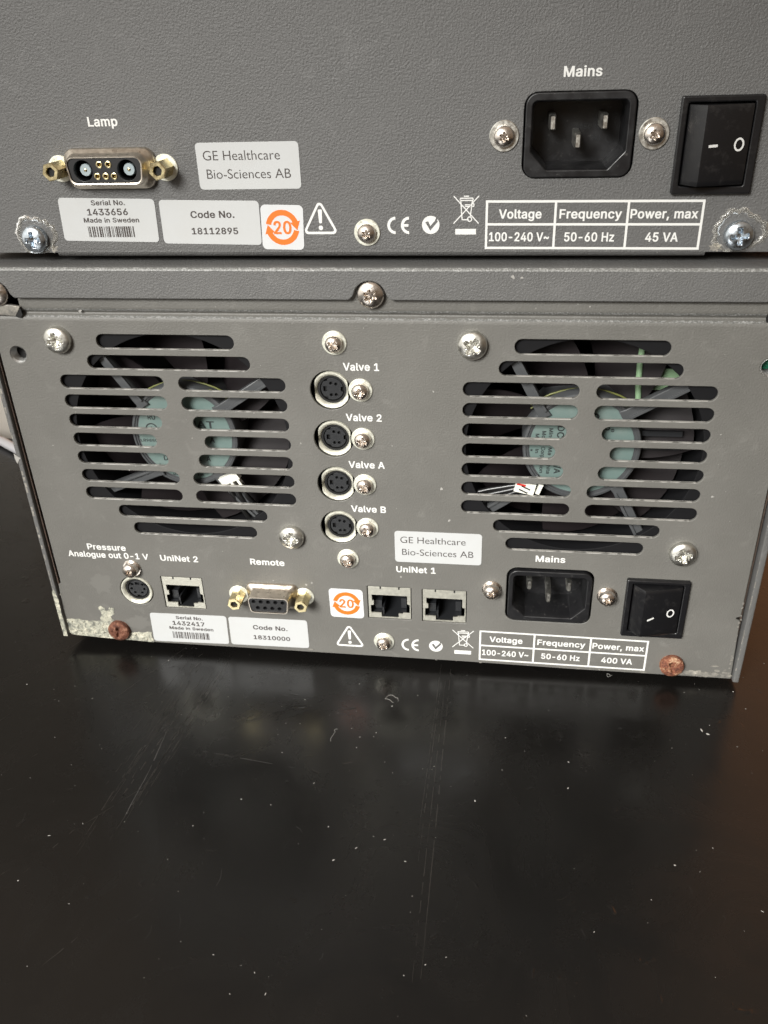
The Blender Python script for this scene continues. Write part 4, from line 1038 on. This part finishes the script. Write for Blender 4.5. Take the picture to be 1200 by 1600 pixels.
# fans behind the grilles
def left_text(g, y):
    write(g, 'MAT', -95.8, -84.2, -45.3, 3.0, y, 22)
    write(g, 'A', -86.9, -84.9, -51.4, 2.2, y, 6); write(g, 'A', -89.5, -87.6, -59.7, 2.2, y, 6); write(g, '1', -92.2, -91.5, -59.7, 2.2, y, 6)
    write(g, 'RU', -110.9, -107.8, -42.2, 2.1, y, 26)
    write(g, 'LR98803', -115.4, -107.2, -51.8, 1.25, y, 2)
    g.plate([circ(-110.0, -46.2, 2.5, 28), circ(-110.0, -46.2, 2.0, 28)], y, 0.05); write(g, 'A', -111.0, -109.0, -47.2, 2.0, y, 12)
    write(g, 'D', -107.1, -105.3, -59.8, 2.2, y, 6)
    write(g, 'Made', -104.3, -100.5, -66.5, 1.1, y, 4); write(g, 'hi', -94.0, -91.5, -66.3, 1.0, y, 2)
def right_text(g, y):
    def down(s, x, z0, z1, cap):                      # reads downwards, letter tops towards +x
        ln = z0-z1; write(g, s, x-ln/2, x+ln/2, (z0+z1)/2-cap/2, cap, y, 8, (x, (z0+z1)/2, -90))
    down('DC', 48.0, -40.6, -45.4, 2.6); down('Mine', 44.5, -41.6, -46.6, 1.5); down('Mo', 42.0, -42.8, -45.8, 1.5); down('M', 39.6, -44.0, -45.6, 1.4)
    down('Ma', 44.6, -49.4, -52.6, 1.5); down('Corp', 42.0, -49.2, -53.9, 1.5); down('in', 39.8, -50.2, -51.9, 1.3)
    down('hita', 44.4, -56.8, -60.4, 1.4); down('ion', 41.8, -57.0, -60.2, 1.4); down('/A', 47.7, -56.9, -60.2, 2.4); down('S', 45.0, -65.8, -67.4, 1.5); down('e', 66.7, -41.2, -42.6, 1.5)
    for x, z, r in ((60.0, -36.6, 1.3), (64.6, -41.0, 1.0), (62.9, -45.2, 0.9), (62.6, -58.6, 1.0)):
        g.plate([circ(x, z, r, 16), circ(x, z, r*0.45, 16)], y, 0.05)
    g.box(37.4, 38.1, y, y+0.03, -51.1, -50.4)
fan(low, FL, FZ, [((-130, -8.0), (-112.5, -34.6)), ((-52, -18.5), (-80.5, -37.0)), ((-145, -78.5), (-110.5, -64.6)), ((-66, -88), (-84.5, -65.8))], 10, left_text)
fan(low, FR, FZ, [((26.0, -8.0), (40.8, -35.0)), ((98, -19.0), (71.2, -35.0)), ((86, -95), (71.0, -66.5)), ((12, -84), (40, -64))], 33, right_text)
# plugs and wires of the fans
g = G()
def obox(g, c, u, v, n, su, sv, sn):
    c, u, v, n = Vector(c), Vector(u).normalized(), Vector(v).normalized(), Vector(n).normalized()
    P = [tuple(c+u*a*su/2+v*b*sv/2+n*d*sn/2) for a in (-1, 1) for b in (-1, 1) for d in (-1, 1)]
    g.add(P, [(0,1,3,2), (4,6,7,5), (0,4,5,1), (2,3,7,6), (0,2,6,4), (1,5,7,3)])
u, v = (0.86, 0, 0.42), (0.5, 0.0, -0.86)
obox(g, (-80.0, 3.2, -65.6), u, v, (0, 1, 0), 8.0, 3.4, 2.6)
for k in (-1, 0, 1): obox(g, (-78.6+k*2.6, 3.2, -68.4+k*1.2), v, u, (0, 1, 0), 3.6, 1.1, 2.2)
plug = part('fan_plug', g, 'plug_white', low, smooth=0)
g = G()
for k, dx in enumerate((-2.2, 0.4, 3.2)):
    g.tube([(-79+dx, 3.4, -69.0+dx*0.4), (-77.4+dx, 4.0, -74), (-74.2+dx*1.2, 4.8, -81), (-70+dx*1.5, 5.6, -88), (-64+dx*1.5, 8, -93)], 1.0, 10)
part('fan_wires', g, 'wire_black', plug, smooth=60)
g = G()
obox(g, (36.0, 3.2, -65.0), (1, 0, -0.22), (0.22, 0, 1), (0, 1, 0), 7.6, 4.6, 3.0)
obox(g, (41.4, 3.0, -65.4), (1, 0, -0.35), (0.35, 0, 1), (0, 1, 0), 1.5, 4.4, 2.6)
plug = part('fan_plug', g, 'plug_white', low, smooth=0)
q = G(); obox(q, (34.6, 1.66, -63.6), (1, 0, -0.22), (0.22, 0, 1), (0, 1, 0), 3.4, 0.8, 0.08); part('plug_mark', q, 'plug_red', plug, smooth=0)
for px, pz in ((36.4, -64.9), (35.4, -66.3)):
    q = G(); obox(q, (px, 1.66, pz), (1, 0, -0.5), (0.5, 0, 1), (0, 1, 0), 3.6, 0.55, 0.08); part('plug_slot', q, 'plastic_hole', plug, smooth=0)
g = G()
for k, dz in enumerate((1.2, -0.6, -2.4)):
    g.tube([(34, 3.2, -65.2+dz*0.7), (30, 3.6, -66.5+dz), (22, 4.4, -69+dz*1.2), (13, 5.0, -72.5+dz*1.5), (4, 6, -75+dz*1.6)], 1.05, 10)
part('fan_wires', g, 'wire_black', plug, smooth=60)
g = G().tube([(74.6, 12, -10), (74.3, 12.3, -18), (74.6, 12, -26), (75.2, 11, -33)], 1.1, 10)
g.box(76.5, 96, 16, 17, -30, -22)
part('wire', g, 'wire_green', low, smooth=60)
for cx, y in ((56, 9), (-96, 9)):
    g = G()
    for o in (0, 1.3):
        g.tube([(cx+30*math.cos(R(a)), y+o, FZ-8+(28+o)*math.sin(R(a))) for a in range(50, 131, 8)], 0.35, 8)
    part('wire', g, 'wire_yellow', low, smooth=60)
g = G(); g.box(77, 92, 9, 10, -45.4, -43.4); g.box(77, 92, 9, 10, -51.0, -49.6)
part('bracket', g, 'plastic_grey', low, smooth=0)

# stickers, captions and marks of the lower panel
maker_label(low, -14.1, -85.1, 0)
serial_label(low, [(-123.9, -132.4), (-89.0, -132.0), (-89.4, -147.3), (-124.3, -147.9)], 0, '1432417')
code_label(low, [(-88.1, -132.2), (-53.1, -131.9), (-53.1, -146.9), (-88.4, -147.2)], 0, '18310000')
period_label(low, [(-42.6, -114.4), (-28.2, -114.5), (-28.0, -129.1), (-42.4, -129.0)], 0)
for s, x0, x1, z, cap in (('Pressure', -145.8, -128.7, -100.6, 2.9), ('Analogue out 0-1 V', -155.2, -119.4, -104.5, 2.9), ('UniNet 2', -114.1, -97.6, -104.6, 2.9), ('Remote', -75.0, -60.4, -104.4, 2.9),
                          ('UniNet 1', -13.8, 2.3, -104.7, 2.9), ('Mains', 41.7, 53.2, -96.7, 2.9), ('Valve 1', -31.0, -17.9, -18.6, 2.9), ('Valve 2', -31.0, -17.6, -38.3, 2.9), ('Valve A', -31.0, -17.1, -57.8, 2.9), ('Valve B', -31.0, -17.2, -77.2, 2.9)):
    part('printed_caption', write(G(), s, x0, x1, z, cap, -0.04, 36), 'ink_white', panel)
symbols(panel, 0, [(-34.9, -132.4), (-41.6, -144.6), (-28.3, -144.6)], (-12.4, -4.5, -145.1, -138.7), (2.3, -141.8, 2.9), (9.3, 18.2, -141.7, -132.6), (10.2, 17.3, -145.2, -143.3))
rating_table(panel, 20.6, 89.5, -147.8, -132.1, 43.4, 66.4, -139.9, 0, '400 VA', -0.008)

# ------------------------------------------------------------------ upper instrument
YU = 3.5
up = thing('lab_instrument', 'upper dark grey lab instrument with a lamp socket stacked on the slotted one', 'lab instrument', (-20, 120, 18.6))
out = [(-166, 22.3), (-132.6, 22.3), (-132.3, 20.9), (88.9, 20.9), (89.4, 22.3), (127, 22.3), (127, 152), (-166, 132)]
out = [(-166, 22.3), (127, 22.3), (127, 152), (-166, 132)]
g = G().plate([out, rrect(29.3, 63.3, 45.2, 70.0, 4.2), rrect(77, 98, 42, 66.5, .5, 2), dshape(-106.4, 50.2, 27, 25, 9, 2.5)], YU, 1.4, 0.2, 2)
prof = [(YU, 24.0), (YU+0.05, 23.0), (YU+0.3, 22.0), (YU+0.9, 21.2), (YU+1.8, 20.8), (YU+3, 20.7), (YU+12, 20.7)]
g.sweep([(y-0.03, z) for y, z in prof], -132.4, 89.0, 60)
for x, d in ((-132.4, -1), (89.0, 1)):
    lp = [(x, y-0.03, z) for y, z in prof]+[(x, YU+12, 24)]
    g.add(lp, [tuple(range(len(lp)))[::d]])
pu = part('back_panel', g, 'paint_dark', up, smooth=35)
g = G(); g.box(-165, 126, YU+1.6, 300, 22.4, 24); g.box(-165, 126, 299, 300, 24.1, 130)
g.box(-166, -165.1, YU+1.6, 300, 24.1, 130); g.box(126.1, 127, YU+1.6, 300, 24.1, 130); g.box(-166, 127, YU+1.6, 300, 130.1, 132)
part('cover', g, 'paint_dark', up, smooth=0)
for x in (-140, 100):
    for y in (30, 260):
        part('foot', G().box(x-9, x+9, y, y+18, 18.6, 22.4), 'rubber', up, smooth=0)

inlet(up, 46.2, 57.7, YU, True)
switch(up, 75.5, 99.3, 40.3, 68.0, YU, 78.0, 96.2, 43.2, 65.7, 82.3, (93.2, 54.7), (85.4, 54.6, 3))
cx, cz = -106.5, 50.2
L = lambda wt, wb, h, r, y: at3(dshape(cx, cz, wt, wb, h, r), y)
g = G().loft([L(32, 30, 12.8, 3.6, 3.7), L(32, 30, 12.8, 3.6, 2.0), L(31.4, 29.4, 12.2, 3.5, 1.4), L(29.0, 27.0, 10.4, 3.0, 0.8), L(27.6, 25.6, 9.3, 2.8, -0.4), L(27.2, 25.2, 8.9, 2.6, -2.5), L(26.8, 24.8, 8.5, 2.5, -2.8), L(26.0, 24.0, 7.8, 2.2, -2.7), L(25.8, 23.8, 7.6, 2.2, -1.6)])
so = part('lamp_socket', g, 'shell', up, smooth=40)
c7 = [(-1.4, 1.75), (1.75, 1.75), (-2.1, -1.7), (0.9, -1.7), (3.9, -1.7)]
c7 = [(-1.6, 1.8), (1.5, 1.8), (-2.9, -1.8), (0.0, -1.8), (2.9, -1.8)]
hs = [circ(cx-7.6, cz, 3.3, 28), circ(cx+7.6, cz, 3.3, 28)]+[circ(cx+a, cz+b, 1.15, 18) for a, b in c7]
ins = part('contact_insert', G().plate([dshape(cx, cz, 25.7, 23.7, 7.5, 2.1)]+hs, -2.3, 5.0, 0.08, 1), 'plastic_black', so)
for a, b in c7:
    part('contact', G().lathe([(1.1, 1), (1.1, -2.45), (0.85, -2.55), (0.6, -2.4), (0.6, 1.5), (0.01, 1.5)], cx+a, cz+b, 18), 'brass', ins)
for a in (-7.6, 7.6):
    o = part('coaxial_contact', G().lathe([(1.95, 2), (1.95, -0.3), (1.8, -0.5), (0.5, -0.5), (0.5, 0.5), (0.01, 0.5)], cx+a, cz, 24), 'coax_pale', ins)
    part('contact', G().lathe([(0.55, 0.5), (0.55, -0.6), (0.3, -0.75), (0.01, -0.75)], cx+a, cz, 14), 'brass', o)
standoff(up, -124.6, 50.2, YU, 8.0); standoff(up, -87.7, 50.1, YU, 8.0)

for x, z in ((23.5, 57.8), (68.7, 57.7)):
    screw(up, x, z, YU, 3.2, 2.5, 'nickel', 'star', 4.6, 'steel_pale')
screw(up, -20.8, 28.9, YU, 3.1, 2.8, 'nickel', 'star', 4.4)
rs = random.Random(9)
for x, z, big in ((-139.2, 27.3, 0), (98.2, 27.7, 1)):
    s = screw(up, x, z, YU, 4.5, 3.4, 'zinc', 'cross', edge=0.5)
    # clear glue squeezed out round the screw
    n = 40; rings = []
    for q, hgt in ((0.80, 0.0), (0.86, 0.7), (0.94, 1.0), (1.0, 0.55), (1.05, -0.05)):
        rings.append((q, hgt))
    wob = [rs.uniform(-0.9, 0.9) for _ in range(n)]
    loops = []
    for q, hgt in rings:
        lp = []
        for k in range(n):
            a = 6.283*k/n; base = (7.4 if not big else 8.2)+0.6*math.sin(3*a+1+big)+0.7*wob[k]
            zz = z+0.9+base*q*math.sin(a)*(0.9 if not big else 0.8)
            lp.append((x+0.2+base*q*math.cos(a), YU-0.02-hgt*(0.6+0.15*math.sin(2*6.283*k/n+x)), max(22.4+0.2*wob[k], zz)))
        loops.append(lp)
    part('glue_ring', G().loft(loops), 'glue_clear', up, smooth=60, label='ring of clear glue round a corner screw')
    part('bare_patch', G().plate([blotch(x+(-6.2 if big else 5.6), 23.8, 1.2, 1.5, 0.4, 20), ], YU-0.06, 0.1), 'bare_patch', pu, smooth=0)

maker_label(up, -76.7, 57.5, YU)
serial_label(up, [(-128.1, 40.9), (-93.5, 40.2), (-93.9, 25.9), (-128.6, 26.5)], YU, '1433656')
code_label(up, [(-92.0, 39.9), (-57.1, 39.3), (-57.4, 24.9), (-92.2, 25.5)], YU, '18112895')
period_label(up, [(-56.7, 38.1), (-42.1, 37.8), (-42.7, 23.2), (-57.2, 23.5)], YU)
part('printed_caption', write(G(), 'Lamp', -112.1, -101.9, 63.0, 2.9, YU-0.04, 18), 'ink_white', pu)
part('printed_caption', write(G(), 'Mains', 40.5, 51.8, 73.8, 2.9, YU-0.04, 30), 'ink_white', pu)
symbols(pu, YU, [(-36.5, 39.8), (-42.9, 28.4), (-30.4, 28.4)], (-13.9, -6.2, 28.3, 33.9), (0.5, 31.2, 2.9), (8.0, 16.2, 31.6, 40.2), (8.6, 15.4, 28.1, 29.9))
rating_table(pu, 18.4, 86.8, 23.4, 38.8, 40.75, 63.5, 31.3, YU, '45 VA', -0.005)

for o in bpy.data.objects:
    if 'wl' in o: del o['wl']
